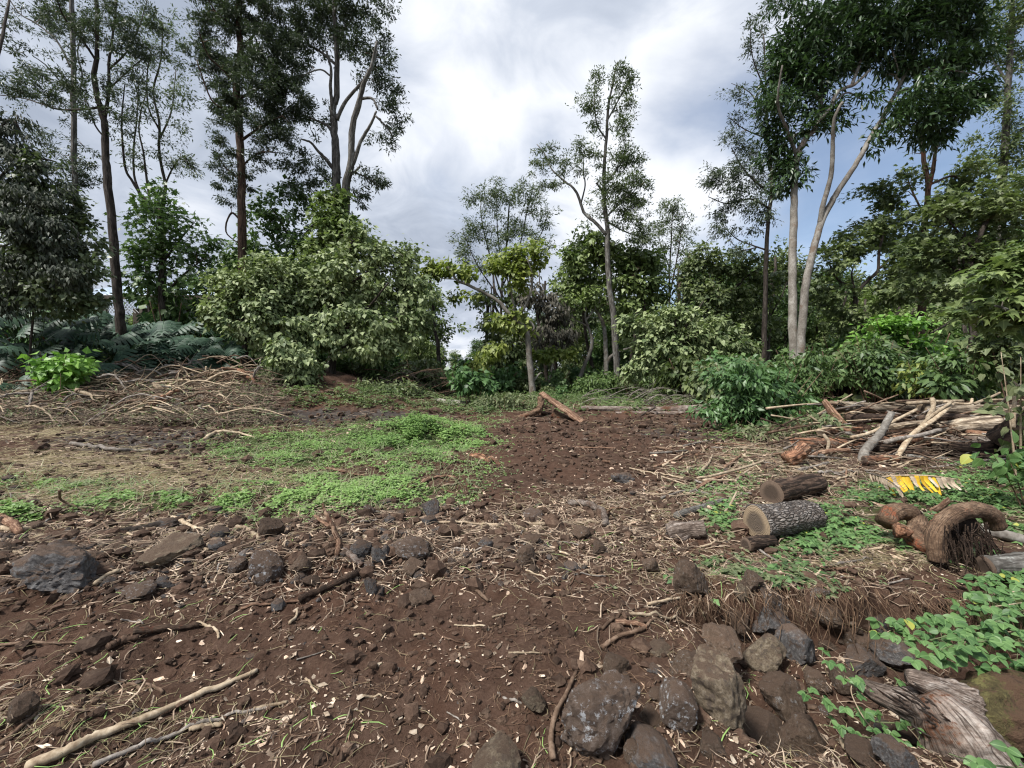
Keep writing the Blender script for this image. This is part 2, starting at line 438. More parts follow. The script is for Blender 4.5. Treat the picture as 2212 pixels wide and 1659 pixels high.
rough_mat('log_weathered', [(.10, .075, .054), (.31, .25, .18), (.54, .47, .37)], 9, 50, .9, .02, (.25, 1, 1), patch=((.12, .075, .045), 3, .56), grain=(4.5, .42, (.06, .042, .03)))
rough_mat('log_red', [(.13, .058, .034), (.36, .185, .108), (.55, .37, .25)], 8, 46, .9, .02, (.25, 1, 1), patch=((.09, .06, .045), 3, .53), grain=(4.0, .42, (.05, .026, .018)))
rough_mat('log_dark', [(.035, .022, .016), (.095, .062, .044), (.18, .125, .09)], 8, 44, 1.0, .03, (.4, 1, 1), grain=(4.0, .45, (.014, .010, .008)))
rough_mat('root_wood', [(.045, .026, .017), (.13, .082, .052), (.24, .165, .11)], 10, 60, 1.0, .02, (1, 1, 1), patch=((.20, .065, .032), 3, .60), grain=(8.0, .38, (.05, .033, .023)))
rough_mat('dead_wood', [(.045, .032, .025), (.21, .165, .135), (.44, .39, .345)], 9, 60, 1.0, .02, (.5, 1, 1), patch=((.12, .055, .030), 2.5, .55), grain=(7.0, .39, (.045, .03, .022)))
rough_mat('moss', [(.028, .022, .012), (.072, .060, .026), (.145, .135, .050)], 16, 90, 1.0, .03, patch=((.075, .045, .028), 6, .47))
rough_mat('stick_tan', [(.16, .11, .07), (.32, .25, .17), (.50, .42, .31)], 12, 60, .6, .006, var=.3)
rough_mat('stick_grey', [(.08, .066, .055), (.19, .165, .14), (.33, .30, .27)], 12, 60, .6, .006, var=.3)
rough_mat('stick_brown', [(.05, .03, .02), (.12, .078, .052), (.22, .155, .11)], 12, 60, .7, .006, var=.35)
rough_mat('bark_strip', [(.10, .052, .032), (.25, .155, .10), (.42, .30, .21)], 12, 70, 1.0, .012, var=.25, grain=(3.0, .44, (.08, .04, .026)))
rough_mat('twig_mix', [(.085, .06, .042), (.215, .16, .115), (.40, .32, .235)], 5, 30, .2, .004, island=True, var=.55)
rough_mat('brush_mix', [(.05, .036, .026), (.135, .10, .073), (.29, .235, .175)], 5, 30, .2, .004, island=True, var=.6)
rough_mat('root_fibre', [(.05, .030, .019), (.115, .072, .045), (.21, .145, .095)], 5, 30, .2, .004, island=True, var=.5)
rough_mat('straw', [(.10, .085, .045), (.205, .172, .098), (.34, .29, .175)], 3, 20, .2, .004, island=True, var=.45)
rough_mat('chip', [(.18, .115, .078), (.37, .275, .20), (.56, .48, .38)], 8, 40, .3, .004, island=True, var=.6)
rough_mat('roof_metal', [(.46, .55, .64), (.53, .61, .69), (.60, .67, .74)], 1, 8, .05, .002, rough=.45)
rough_mat('house_timber', [(.05, .04, .03), (.09, .075, .06), (.14, .12, .10)], 4, 20, .4, .01)
rough_mat('white_paint', [(.55, .56, .55), (.68, .69, .68), (.78, .78, .77)], 3, 20, .1, .003)
rough_mat('yellow_leaf', [(.45, .25, .02), (.62, .38, .03), (.70, .47, .06)], 6, 40, .3, .004, rough=.5, patch=((.20, .14, .09), 9, .66))
rough_mat('dry_leaf', [(.20, .14, .09), (.38, .30, .22), (.55, .48, .38)], 9, 50, .4, .004)

def ring_mat(name, sap, heart):
    s = NT(name)
    sx = s.n('ShaderNodeSeparateXYZ', {0: s.n('ShaderNodeAttribute', attribute_name='luv').outputs['Vector']})
    v = s.obj(); nz = s.noise(v, 9.0, 4, .6); fine = s.noise(v, 60.0, 4, .7)
    rr = s.math('ADD', sx.outputs[0], s.math('MULTIPLY', s.math('SUBTRACT', nz, .5), .22))
    col = s.mix(s.rng(rr, .50, .78), heart, sap)
    ring = s.math('SINE', s.math('MULTIPLY', rr, 75.0))
    col = s.mix(s.math('MULTIPLY', s.rng(ring, .2, 1.0), .35), col, tuple(c * .55 for c in heart))
    ck = s.math('ABSOLUTE', s.math('SINE', s.math('ADD', s.math('MULTIPLY', sx.outputs[1], 3.5), s.math('MULTIPLY', nz, 5.0))))
    col = s.mix(s.math('MULTIPLY', s.rng(ck, .0, .07, 1.0, 0.0), s.rng(rr, .95, .3, 0.0, .9)), col, (.025, .018, .014))
    col = s.mix(s.rng(fine, .5, .7, 0.0, .45), col, tuple(c * .6 for c in sap))
    s.surf(col, .9, s.bump(s.math('ADD', ring, fine), .5, .004), .15)
ring_mat('cut_wood', (.33, .25, .165), (.125, .098, .075))
ring_mat('cut_dark', (.16, .115, .085), (.075, .055, .042))
def leaf_mat(name, dark, light, trans=.28, rough=.42, vein=.25, yellow=None, spec=.4, back=None):
    s = NT(name)
    r = s.math('FRACT', s.math('ADD', s.island(), s.orand()))
    clump = s.noise(s.obj(), .55, 2, .5)
    f = s.math('ADD', s.math('MULTIPLY', r, .75), s.rng(clump, .35, .65, -.12, .37))
    col = s.mix(s.math('MINIMUM', s.math('MAXIMUM', f, 0.0), 1.0), dark, light)
    if yellow: col = s.mix(s.rng(s.math('FRACT', s.math('MULTIPLY', r, 17.3)),   .982, .985), col, yellow)
    uv = s.n('ShaderNodeAttribute', attribute_name='luv').outputs['Vector']
    sx = s.n('ShaderNodeSeparateXYZ', {0: uv})
    mid = s.rng(s.math('ABSOLUTE', sx.outputs[0]), .0, .05, vein, 0.0)
    col = s.mix(mid, col, tuple(min(1, c * 2.2 + .04) for c in light))
    p = s.n('ShaderNodeBsdfPrincipled', {'Base Color': col, 'Roughness': rough, 'Specular IOR Level': spec})
    t = s.n('ShaderNodeBsdfTranslucent', {'Color': s.mix(1.0, col, (1.02, 1.18, .66), 'MULTIPLY')})
    m = s.n('ShaderNodeMixShader', {0: trans, 1: p.outputs[0], 2: t.outputs[0]})
    s.t.links.new(m.outputs[0], s.out.inputs[0])
    return s.m
leaf_mat('leaf_koa', (0.029, 0.044, 0.026), (0.091, 0.120, 0.065), .22)
leaf_mat('leaf_koa_light', (.050, .078, .034), (.150, .185, .085), .25)
leaf_mat('leaf_gloss', (.022, .044, .020), (.078, .132, .052), .22, .38)
leaf_mat('leaf_kukui', (.052, .092, .026), (.36, .415, .205), .22, .55)
leaf_mat('leaf_kukui_green', (.062, .105, .030), (.250, .310, .115), .28, .5)
leaf_mat('leaf_yellowgreen', (0.091, 0.137, 0.029), (0.299, 0.338, 0.085), .32, .5)
leaf_mat('leaf_green', (.034, .072, .024), (.150, .230, .078), .28, .45)
leaf_mat('leaf_forest', (.042, .070, .026), (.185, .225, .092), .28, .5)
leaf_mat('leaf_monstera', (.020, .048, .030), (.066, .118, .072), .12, .5, .3, spec=.3)
leaf_mat('leaf_bush', (.036, .085, .028), (.135, .240, .085), .28, .42)
leaf_mat('leaf_sapling', (0.104, 0.234, 0.039), (0.260, 0.442, 0.098), .32, .45)
leaf_mat('leaf_weed', (.085, .165, .040), (.25, .385, .115), .30, .5)
leaf_mat('leaf_weed_dull', (.075, .105, .045), (.225, .25, .125), .28, .6)
leaf_mat('leaf_vine', (.050, .115, .034), (.165, .285, .095), .28, .5, .3, yellow=(.36, .37, .07))
leaf_mat('leaf_dead', (.024, .024, .017), (.110, .100, .074), .12, .7)
leaf_mat('leaf_hang', (.016, .026, .014), (.068, .082, .048), .15, .6)
leaf_mat('leaf_fern', (0.052, 0.098, 0.029), (0.156, 0.227, 0.072), .28, .5)

def soil_material():
    s = NT('soil')
    v = s.n('ShaderNodeTexCoord').outputs['Object']
    z = s.n('ShaderNodeSeparateColor', {0: s.n('ShaderNodeAttribute', attribute_name='zone').outputs['Color']})
    big = s.noise(v, .9, 5, .6, .4); mid = s.noise(v, 7.0, 6, .62); fin = s.noise(v, 55.0, 5, .7); grit = s.noise(v, 210.0, 3, .7)
    f = s.math('ADD', s.math('ADD', s.math('MULTIPLY', mid, .45), s.math('MULTIPLY', fin, .35)), s.math('MULTIPLY', grit, .2))
    col = s.ramp(f, [(.36, (.028, .0155, .010)), (.48, (.060, .0355, .0245)), (.58, (.090, .056, .040)), (.70, (.15, .105, .078))])
    col = s.mix(s.math('MULTIPLY', s.rng(big, .46, .66), .35), col, (.105, .052, .032))
    straw = s.ramp(f, [(.36, (.06, .043, .024)), (.5, (.155, .122, .066)), (.66, (.29, .24, .14))])
    wob = s.rng(s.math('ADD', mid, s.math('MULTIPLY', s.math('SUBTRACT', fin, .5), .6)), .3, .7, -.35, .35)
    def msk(ch): return s.rng(s.math('ADD', z.outputs[ch], wob), .35, .75)
    mud = s.ramp(f, [(.38, (.018, .014, .012)), (.52, (.055, .046, .041)), (.68, (.12, .11, .105))])
    col = s.mix(msk(1), col, mud)
    col = s.mix(s.math('MULTIPLY', msk(0), .85), col, straw)
    green = s.ramp(f, [(.38, (.016, .024, .008)), (.52, (.045, .062, .020)), (.68, (.10, .12, .045))])
    col = s.mix(msk(2), col, green)
    h = s.math('ADD', s.math('ADD', s.math('MULTIPLY', mid, .5), s.math('MULTIPLY', fin, .35)), s.math('MULTIPLY', grit, .15))
    s.surf(col, .95, s.bump(h, 1.0, .035), .12)
soil_material()
# ------------------------------------------------------------------ ground
def ell(px, py, L, soft=2.0):
    m = np.zeros_like(np.asarray(px, float))
    for e in L:
        d = ((px - e[0]) / e[2]) ** 2 + ((py - e[1]) / e[3]) ** 2
        m = np.maximum(m, (e[4] if len(e) > 4 else 1.0) * np.exp(-d ** soft))
    return m
Z_STRAW = [(190, 1032, 330, 62), (570, 1045, 160, 36), (90, 925, 170, 28, .6), (1660, 1010, 150, 60, .4), (1560, 1235, 190, 40, .45), (1880, 1190, 230, 45, .6), (380, 1140, 480, 50, .25), (1280, 1110, 320, 50, .2), (80, 1560, 330, 60, .3)]
Z_MUD = [(330, 955, 240, 34), (280, 865, 330, 60, .8), (720, 902, 270, 20), (1000, 1180, 260, 40, .55), (1480, 930, 160, 25, .6), (120, 1230, 260, 70, .45)]
Z_GREEN = [(850, 948, 190, 45), (740, 1068, 240, 42), (620, 972, 190, 40), (300, 1085, 140, 26), (30, 1108, 70, 16), (2030, 1090, 230, 90, .8), (1250, 846, 480, 14), (2190, 1330, 140, 80, .9), (1560, 1112, 40, 34)]
def build_ground():
    def axis(fine, half, grow, end):
        a = [0.0]
        while a[-1] < end: a.append(a[-1] + (fine if a[-1] < half else max(fine, (a[-1] - half) * grow + fine)))
        return np.array(a)
    ax = axis(.027, 2.6, .06, 260)
    xs = np.concatenate([-ax[:0:-1], ax])
    ys = [0.55]
    while ys[-1] < 320: ys.append(ys[-1] + max(.020, .0105 * ys[-1] if ys[-1] < 30 else .06 * (ys[-1] - 30) + .25))
    back = [0.55 - .15 * 1.5 ** i for i in range(16)][::-1]
    ys = np.array(back + ys)
    X, Y = np.meshgrid(xs, ys)
    Zz = H(X, Y)
    far = ss(35, 60, np.hypot(X, Y)); Zz = Zz * (1 - far) + far * 0.3
    V = np.stack([X, Y, Zz], -1).reshape(-1, 3)
    nx, ny = len(xs), len(ys)
    i = (np.arange(ny - 1)[:, None] * nx + np.arange(nx - 1)[None]).ravel()
    T = np.concatenate([np.stack([i, i + 1, i + nx + 1], -1), np.stack([i, i + nx + 1, i + nx], -1)])
    g = Geo(); g.add(V, T)
    me = g.mesh('ground', MATS['soil'])
    px, py = proj(X.ravel(), np.maximum(Y.ravel(), .3), Zz.ravel())
    ok = (Y.ravel() > .8) * 1.0
    n = fbm(X.ravel() * 1.4, Y.ravel() * 1.4, 3, 61)
    py2 = py + 9 * n; px2 = px + 50 * n
    c = np.ones((len(V), 4), np.float32)
    c[:, 0] = ell(px2, py2, Z_STRAW) * ok; c[:, 1] = ell(px2, py2, Z_MUD) * ok; c[:, 2] = np.maximum(ell(px2, py2, Z_GREEN) * ok, ss(17, 24, Y.ravel()) )
    at = me.attributes.new('zone', 'FLOAT_COLOR', 'POINT'); at.data.foreach_set('color', c.ravel())
    put('ground', me, kind='structure')
build_ground()

# ------------------------------------------------------------------ house glimpsed through the trees on the left
def box(g, c, s):
    c = np.array(c, float); s = np.array(s, float) / 2
    V = c + s * np.array([(x, y, z) for x in (-1, 1) for y in (-1, 1) for z in (-1, 1)])
    g.add(V, [(0, 1, 3), (0, 3, 2), (4, 6, 7), (4, 7, 5), (0, 4, 5), (0, 5, 1), (2, 3, 7), (2, 7, 6), (0, 2, 6), (0, 6, 4), (1, 5, 7), (1, 7, 3)])
def build_house():
    Y = 27.0
    a, b = P(150, 640, Y), P(480, 640, Y)
    base = np.array([(a[0] + b[0]) / 2, Y + 3, float(H((a[0] + b[0]) / 2, Y + 3))])
    h = root('house', 'open timber house with a pale blue metal roof, glimpsed between trunks behind the monstera thicket', 'house', base)
    def part(nm, mat, boxes, par=h, rot=None):
        g = Geo()
        for c, s in boxes: box(g, c, s)
        return put(nm, g.mesh(nm, MATS[mat], False), par)
    w = b[0] - a[0]
    ez = a[2] - base[2]
    # pitched roof: two slopes with seams
    g = Geo()
    for sd in (-1, 1):
        V = [(-w / 2, sd * 3.6, ez), (w / 2, sd * 3.6, ez), (w / 2, 0, ez + 1.25), (-w / 2, 0, ez + 1.25)]
        V += [(x, y, z - .09) for x, y, z in V]
        g.add(V, [(0, 1, 2), (0, 2, 3), (4, 6, 5), (4, 7, 6), (0, 4, 5), (0, 5, 1), (1, 5, 6), (1, 6, 2), (2, 6, 7), (2, 7, 3), (3, 7, 4), (3, 4, 0)])
    rf = put('roof', g.mesh('roof', MATS['roof_metal'], False), h)
    g = Geo()
    for x in np.arange(-w / 2 + .3, w / 2, .45):
        for sd in (-1, 1):
            tube(g, [(x, sd * 3.6, ez + .02), (x, 0, ez + 1.27)], .022, 4)
    put('seam', g.mesh('seam', MATS['roof_metal'], False), rf, kind='stuff')
    for sy in (-3.62, 3.62): part('fascia', 'house_timber', [((0, sy, ez - .17), (w, .05, .26))])
    me = None
    for x in np.linspace(-w / 2 + .3, w / 2 - .3, 5):
        if me is None:
            g = Geo(); box(g, (0, 0, (ez - .3) / 2 - .2), (.2, .2, ez + .2)); me = g.mesh('post', MATS['house_timber'], False)
        put('post', me, h, (x, -3.3, 0))
    part('wall', 'house_timber', [((0, 1.0, ez / 2 - .25), (w - 1, .15, ez + .1))])
    g = Geo()
    for q in range(9):
        x0 = -.9 + q * .22
        tube(g, [(x0, 0, 0), (x0 + .8, 0, .8)], .02, 4); tube(g, [(x0 + .8, .03, 0), (x0, .03, .8)], .02, 4)
    c = P(258, 662, Y) - base
    put('lattice', g.mesh('lattice', MATS['white_paint'], False), h, (c[0], -3.45, c[2] - .5))
build_house()

# ------------------------------------------------------------------ tree builder
def jit(n, a): return rng.normal(0, a, (n, 3))
def tree(name, label, cat, Y, trunks, blobs, leaf, group=None, bark='bark_dark', dep=.9, twig='stick_brown', nparts=0, droop=None, bump=.12, tw=None, base_at=None, sides=9):
    s = Y / FPX
    p0 = P(*trunks[0][0][0], Y)
    gz = float(H(p0[0], Y))
    basep = np.array([p0[0], Y, gz]) if base_at is None else np.array(base_at, float)
    r = root(name, label, cat, basep, group)
    nodes, nrad, npx = [], [], []
    for ti, (pts, w0, w1) in enumerate(trunks):
        pts = np.array(pts, float)
        if ti == 0: Y0 = Y
        else:
            d = np.hypot(npx_a[:, 0] - pts[0, 0], npx_a[:, 1] - pts[0, 1]); Y0 = node_a[np.argmin(d), 1]
        n = max(5, int(len(pts) * 4))
        c = catmull(pts, n)
        length = np.abs(np.diff(c, axis=0)).sum() * s
        drift = (rng.uniform(-.35, .35) * length * dep if ti else rng.uniform(-.04, .04) * length)
        q = np.array([P(a, b, Y0 + drift * (i / (n - 1)) ** 1.2) for i, (a, b) in enumerate(c)])
        rad = np.linspace(w0, w1, n) * s / 2
        if ti == 0:
            if q[0, 2] > gz:
                k = max(2, int((q[0, 2] - gz) / .5))
                ext = np.array([[q[0, 0], q[0, 1], z] for z in np.linspace(gz - .15, q[0, 2], k, endpoint=False)])
                q = np.vstack([ext, q]); rad = np.concatenate([np.linspace(w0 * 1.15, w0, k) * s / 2, rad])
                c = np.vstack([np.array([[pts[0, 0], pts[0, 1] + 1.0 * (k - i)] for i in range(k)]), c])
            rad[0] *= 1.5
        q = wobble(q, .25 * rad.mean(), 2.0, ti)
        g = Geo(); tube(g, q, rad, sides if ti == 0 else 7, bump, 1.6 / max(rad.mean() * 4, .1), seed=ti)
        nm = 'trunk' if ti == 0 or w0 > .7 * trunks[0][1] else 'limb'
        put(nm, g.mesh(nm, MATS[bark], True, basep), r)
        nodes += list(q); nrad += list(rad); npx += list(c)
        node_a = np.array(nodes); npx_a = np.array(npx)
    # clusters
    C = []
    for b in blobs:
        cx, cy, rx, ry, n = b[:5]
        by = (b[5] if len(b) > 5 else rng.uniform(-.35, .35) * rx * s * dep)
        c0 = P(cx, cy, Y + by)
        m = int(n * 1.9)
        u = nrm(rng.normal(0, 1, (m, 3))) * (rng.uniform(0, 1, m) ** .42 * np.exp(rng.normal(.03, .16, m)))[:, None]
        q = c0 + u * np.array([rx * s, max(rx * s * .85, .4) * dep, ry * s])
        keep = n3(q, .9 / max(rx * s * .5, .35), 2, 3) + rng.normal(0, .2, m) > -.05
        C.append(q[keep][:max(3, int(n * leaf.get('dens', 1.0)))])
    C = np.concatenate(C)
    order = np.argsort(np.min(np.linalg.norm(C[:, None] - node_a[None, ::3], axis=2), axis=1))
    C = C[order]
    N_ = np.zeros((len(nodes) + len(C) * 3, 3)); R_ = np.zeros(len(N_)); k = len(nodes)
    N_[:k] = node_a; R_[:k] = nrad
    tg = Geo(); ends, starts = [], []
    twr = (leaf.get('tw', 1.3)) * s / 2
    for c in C:
        d = N_[:k] - c
        cost = np.linalg.norm(d, axis=1) + .5 * np.maximum(d[:, 2], 0)
        j = int(np.argmin(cost)); a = N_[j]
        dist = np.linalg.norm(c - a)
        mid = (a + c) / 2 + np.array([0, 0, .14 * dist * (1 if droop is None else droop)]) + rng.normal(0, .07 * dist, 3)
        m2 = (mid + c) / 2 + rng.normal(0, .04 * dist, 3)
        r0 = min(R_[j] * .7, twr * (1 + dist * .5))
        pts = np.array([a, mid, m2, c])
        rr = np.array([r0, r0 * .75, r0 * .55, r0 * .25])
        tube(tg, pts, rr, 3, cap=False)
        N_[k:k + 3] = pts[1:]; R_[k:k + 3] = rr[1:] * 1.2; k += 3
        ends.append(c); starts.append(m2)
    put('twigs', tg.mesh('twigs', MATS[twig], True, basep), r, kind='stuff')
    ends, starts = np.array(ends), np.array(starts)
    n = leaf['n']; M = len(ends)
    cnt = np.maximum(1, (n * rng.uniform(.35, 1.5, M)).astype(int))
    idx = np.repeat(np.arange(M), cnt); K = len(idx)
    t = rng.uniform(0, 1.05, K)[:, None]
    cr = leaf['r'] * s
    off = rng.normal(0, 1, (K, 3)) * cr * np.array([1, 1, .62]) * (.45 + .55 * t)
    pos = starts[idx] * (1 - t) + ends[idx] * t + off
    outd = nrm(ends - basep - np.array([0, 0, max(2.0, (ends[:, 2].max() - basep[2]) * .5)]))
    dr = leaf.get('droop', .4)
    d = nrm(nrm(off) * .7 + outd[idx] * .45 + rng.normal(0, .45, (K, 3)) + np.array([0, 0, -dr]))
    nn = nrm(rng.normal(0, leaf.get('tilt', .55), (K, 3)) + np.array([0, -.25, 1.0]) + outd[idx] * .35)
    L = leaf['L'] * s * rng.uniform(.65, 1.25, K)
    W = L * leaf['a'] * rng.uniform(.8, 1.2, K)
    kind = leaf['k']; mat = MATS[leaf['mat']]
    sel = np.zeros(K, bool)
    if nparts:
        near = np.linalg.norm(pos - np.array([0, 0, CAMH]), axis=1)
        score = L * W / near ** 2 * np.where(near < np.percentile(near, 45), 1, .01)
        sel[np.argsort(-score)[:nparts * 2]] = True
        pick = np.nonzero(sel)[0]; rng.shuffle(pick); sel[:] = False; pick = pick[:nparts]; sel[pick] = True
        for i in pick: leaf_obj(kind, mat, pos[i], d[i], nn[i], L[i], W[i], r, basep)
    g = Geo(); q = ~sel
    leaves(g, 'hl' if kind == 'heart' else kind, pos[q], d[q], nn[q], L[q], W[q])
    put('crown', g.mesh('crown', mat, kind != 'dia', basep), r, kind='stuff')
    return r
KOA = dict(k='dia', L=7, a=.30, n=72, r=6.0, mat='leaf_koa', droop=.55, tilt=.8)
def lf(base, **k): return dict(base, **k)
KUKUI = dict(k='heart', L=10, a=.78, n=30, r=10.5, mat='leaf_kukui', droop=.75, tilt=.5, tw=1.6)
GLOSS = dict(k='lance', L=15, a=.30, n=30, r=12, mat='leaf_gloss', droop=.75, tilt=.5, tw=2)
GREEN = dict(k='maple', L=11, a=.85, n=17, r=13, mat='leaf_green', droop=.5, tilt=.5, tw=1.5)
# ------------------------------------------------------------------ trees on the left
tree('tree', 'tall pale grey straight trunk near the left edge with sparse feathery branches', 'tree', 20,
     [([(150, 690), (178, 652), (193, 628), (184, 576), (165, 494), (163, 430), (159, 265), (159, 149), (155, 0), (154, -60)], 13, 7),
      ([(152, 145), (135, 108), (115, 80), (78, 50), (43, 30), (18, -5)], 4.5, 2), ([(158, 230), (178, 170), (168, 110), (190, 40)], 4, 1.5),
      ([(160, 210), (125, 170), (98, 140), (70, 120)], 3.5, 1.5), ([(160, 445), (130, 405), (85, 370)], 4, 2)],
     [(60, 35, 55, 30, 26), (110, 15, 60, 30, 30), (160, 60, 50, 50, 34), (60, 160, 50, 35, 22), (120, 200, 55, 35, 30), (170, 370, 45, 60, 46), (120, 330, 60, 40, 30), (90, 270, 60, 40, 12)],
     lf(KOA, dens=.85, mat='leaf_koa', n=54), bark='bark_grey')
tree('tree', 'slender dark trunk standing on the brush heap in front of the monstera thicket', 'tree', 17.2,
     [([(272, 800), (262, 720), (255, 640), (243, 500), (232, 380), (228, 331), (225, 265), (215, 228), (203, 165), (208, 132), (210, 50), (207, -40)], 19, 6),
      ([(226, 258), (235, 198), (236, 132), (245, 66), (254, -20)], 7, 3), ([(215, 232), (170, 237), (126, 236), (88, 224), (50, 212), (-10, 204)], 5, 2),
      ([(207, 130), (180, 90), (140, 40), (120, -10)], 5, 2), ([(236, 150), (275, 110), (300, 60), (318, 0)], 4, 1.5), ([(228, 300), (205, 270), (190, 225), (170, 190)], 4, 1.5), ([(232, 195), (270, 160), (315, 120)], 4, 1.5)],
     [(270, 70, 60, 40, 50), (300, 115, 50, 30, 40), (230, 30, 60, 35, 40), (160, 50, 55, 45, 40), (190, 170, 60, 40, 40), (120, 200, 60, 22, 26), (40, 190, 45, 22, 22), (235, 240, 60, 40, 36), (290, 190, 45, 45, 26), (20, 100, 35, 60, 18), (320, 35, 40, 40, 22)],
     lf(KOA, dens=.85, n=54))
tree('tree', 'many-stemmed feathery tree rising behind the slender dark trunk', 'tree', 22,
     [([(350, 670), (352, 560), (350, 500), (340, 455), (304, 422)], 14, 7), ([(350, 500), (352, 450), (355, 420), (357, 397), (344, 331), (344, 265), (331, 198), (347, 132), (352, 50)], 8, 2.5),
      ([(306, 424), (285, 390), (271, 364), (264, 298), (263, 250), (270, 180)], 6, 2), ([(304, 422), (290, 380), (289, 320), (296, 250), (300, 170)], 5, 2), ([(325, 440), (316, 380), (310, 330), (300, 270), (318, 190)], 5, 2),
      ([(345, 300), (370, 240), (380, 150)], 4, 1.5), ([(357, 397), (375, 360), (395, 340), (420, 370)], 3.5, 1.5), ([(344, 280), (320, 230), (318, 160), (325, 110)], 4, 1.5)],
     [(290, 130, 40, 60, 26), (330, 70, 45, 60, 34), (365, 90, 40, 60, 34), (310, 230, 55, 60, 44), (370, 180, 40, 50, 28), (385, 230, 30, 30, 12), (365, 330, 35, 40, 24), (405, 360, 30, 22, 20), (290, 330, 40, 50, 26), (370, 275, 45, 25, 16), (400, 195, 20, 14, 6)],
     lf(KOA, dens=.85, mat='leaf_koa_light', n=32, r=6.5), bark='bark_dark')
tree('tree', 'broadleaf tree with fresh green foliage around the dark trunk left of the mealy shrubs', 'tree', 20.5,
     [([(352, 690), (348, 620), (350, 540), (345, 450)], 13, 6), ([(350, 560), (320, 500), (290, 470)], 5, 2), ([(350, 570), (395, 510), (420, 480)], 5, 2), ([(350, 640), (400, 590), (440, 560)], 5, 2)],
     [(335, 440, 50, 45, 36), (370, 500, 60, 50, 44), (310, 530, 65, 50, 46), (400, 570, 60, 55, 44), (290, 600, 50, 40, 26), (350, 630, 70, 35, 34), (430, 620, 40, 60, 24), (450, 540, 40, 30, 18)],
     lf(GREEN, L=11, n=15, r=12), twig='stick_brown')
tree('tree', 'massive dark tree with reddish straight trunk and dense dark crown reaching the top edge', 'tree', 20.5,
     [([(530, 790), (527, 690), (524, 600), (523, 549), (522, 397), (519, 314), (513, 231), (511, 165), (520, 116), (516, 56), (516, -30), (515, -120)], 19, 10),
      ([(515, 190), (480, 150), (450, 120), (430, 70)], 5, 2), ([(514, 240), (460, 220), (425, 130)], 5, 2), ([(518, 110), (560, 60), (590, 10)], 6, 2), ([(514, 215), (560, 190), (600, 170), (640, 180)], 6, 2),
      ([(519, 305), (570, 270), (610, 250)], 6, 2), ([(516, 60), (470, 30), (440, -20)], 5, 2), ([(523, 390), (485, 360), (470, 330)], 4, 1.5), ([(523, 480), (500, 460), (488, 500), (520, 530)], 5, 2), ([(520, 360), (560, 330), (600, 330)], 4, 2)],
     [(450, 20, 40, 45, 40), (505, 20, 60, 50, 70), (450, 105, 42, 45, 50), (480, 160, 45, 40, 50), (560, 50, 60, 60, 80), (600, 110, 60, 50, 75), (590, 190, 70, 55, 100), (620, 240, 55, 50, 70), (545, 160, 45, 50, 60), (500, 225, 45, 30, 40),
      (550, 270, 60, 30, 50), (475, 250, 25, 40, 18), (480, 330, 35, 40, 20), (500, 380, 40, 40, 22), (600, 300, 50, 25, 30), (480, 430, 22, 40, 8), (560, -40, 120, 50, 70), (555, 345, 30, 30, 16)],
     lf(KOA, dens=.85, n=84, r=6, mat='leaf_koa'), bark='bark_brown')
tree('tree', 'tall forked tree whose two grey trunks rise out of a green vine column', 'tree', 21.5,
     [([(722, 700), (724, 600), (730, 500), (728, 440), (727, 403), (725, 331), (722, 281), (720, 231), (727, 205), (727, 99), (723, 40), (720, -60)], 24, 7),
      ([(728, 520), (744, 476), (748, 397), (759, 347), (760, 281), (777, 215), (786, 179), (800, 149), (815, 90)], 20, 5),
      ([(722, 281), (718, 231), (714, 190), (715, 150), (705, 110)], 9, 4), ([(728, 258), (747, 218), (787, 172), (804, 145), (815, 110)], 8, 3),
      ([(721, 292), (709, 272), (694, 265), (664, 253), (641, 251)], 7, 3), ([(723, 368), (705, 345), (691, 331), (671, 308), (650, 300)], 9, 3), ([(752, 370), (765, 347), (780, 304), (800, 270), (813, 240)], 10, 4),
      ([(778, 214), (795, 211), (807, 216), (816, 236)], 6, 4), ([(754, 378), (766, 371), (778, 359)], 6, 4), ([(726, 140), (690, 110), (650, 90), (620, 85)], 6, 2), ([(715, 165), (690, 150), (650, 165)], 4, 2), ([(811, 250), (840, 280), (850, 300)], 4, 1.5), ([(724, 80), (760, 40), (780, -20)], 5, 2), ([(760, 370), (795, 385), (825, 405)], 4, 1.5)],
     [(640, 30, 60, 50, 70), (700, 20, 60, 45, 70), (760, 30, 55, 45, 66), (815, 20, 40, 40, 36), (650, 100, 60, 40, 60), (720, 90, 50, 40, 50), (780, 100, 45, 45, 50), (825, 110, 30, 50, 30), (620, 150, 50, 30, 30), (790, 150, 50, 30, 30), (840, 190, 32, 50, 30), (850, 255, 28, 40, 26),
      (830, 300, 35, 25, 18), (665, 230, 35, 40, 20), (690, 275, 30, 40, 14), (650, 330, 50, 40, 34), (690, 370, 40, 35, 22), (800, 385, 45, 25, 30), (775, 420, 25, 25, 16), (720, -50, 120, 40, 60), (640, 390, 50, 40, 34)],
     lf(KOA, dens=.85, k='lance', L=8, a=.32, n=40, r=6.5, mat='leaf_koa'), bark='bark_grey')
tree('tree', 'smothering vine column of light green leaves climbing the forked grey trunks', 'vine', 20.6,
     [([(712, 700), (716, 600), (722, 500), (722, 420)], 5, 2)],
     [(718, 425, 30, 26, 30), (714, 470, 36, 35, 44), (708, 525, 42, 40, 56), (752, 500, 35, 40, 34), (705, 590, 60, 50, 60)],
     lf(KUKUI, L=11, mat='leaf_kukui_green', r=9, n=24), twig='stick_brown')
MEALY = 'broad tree of pale grey-green heart leaves, '
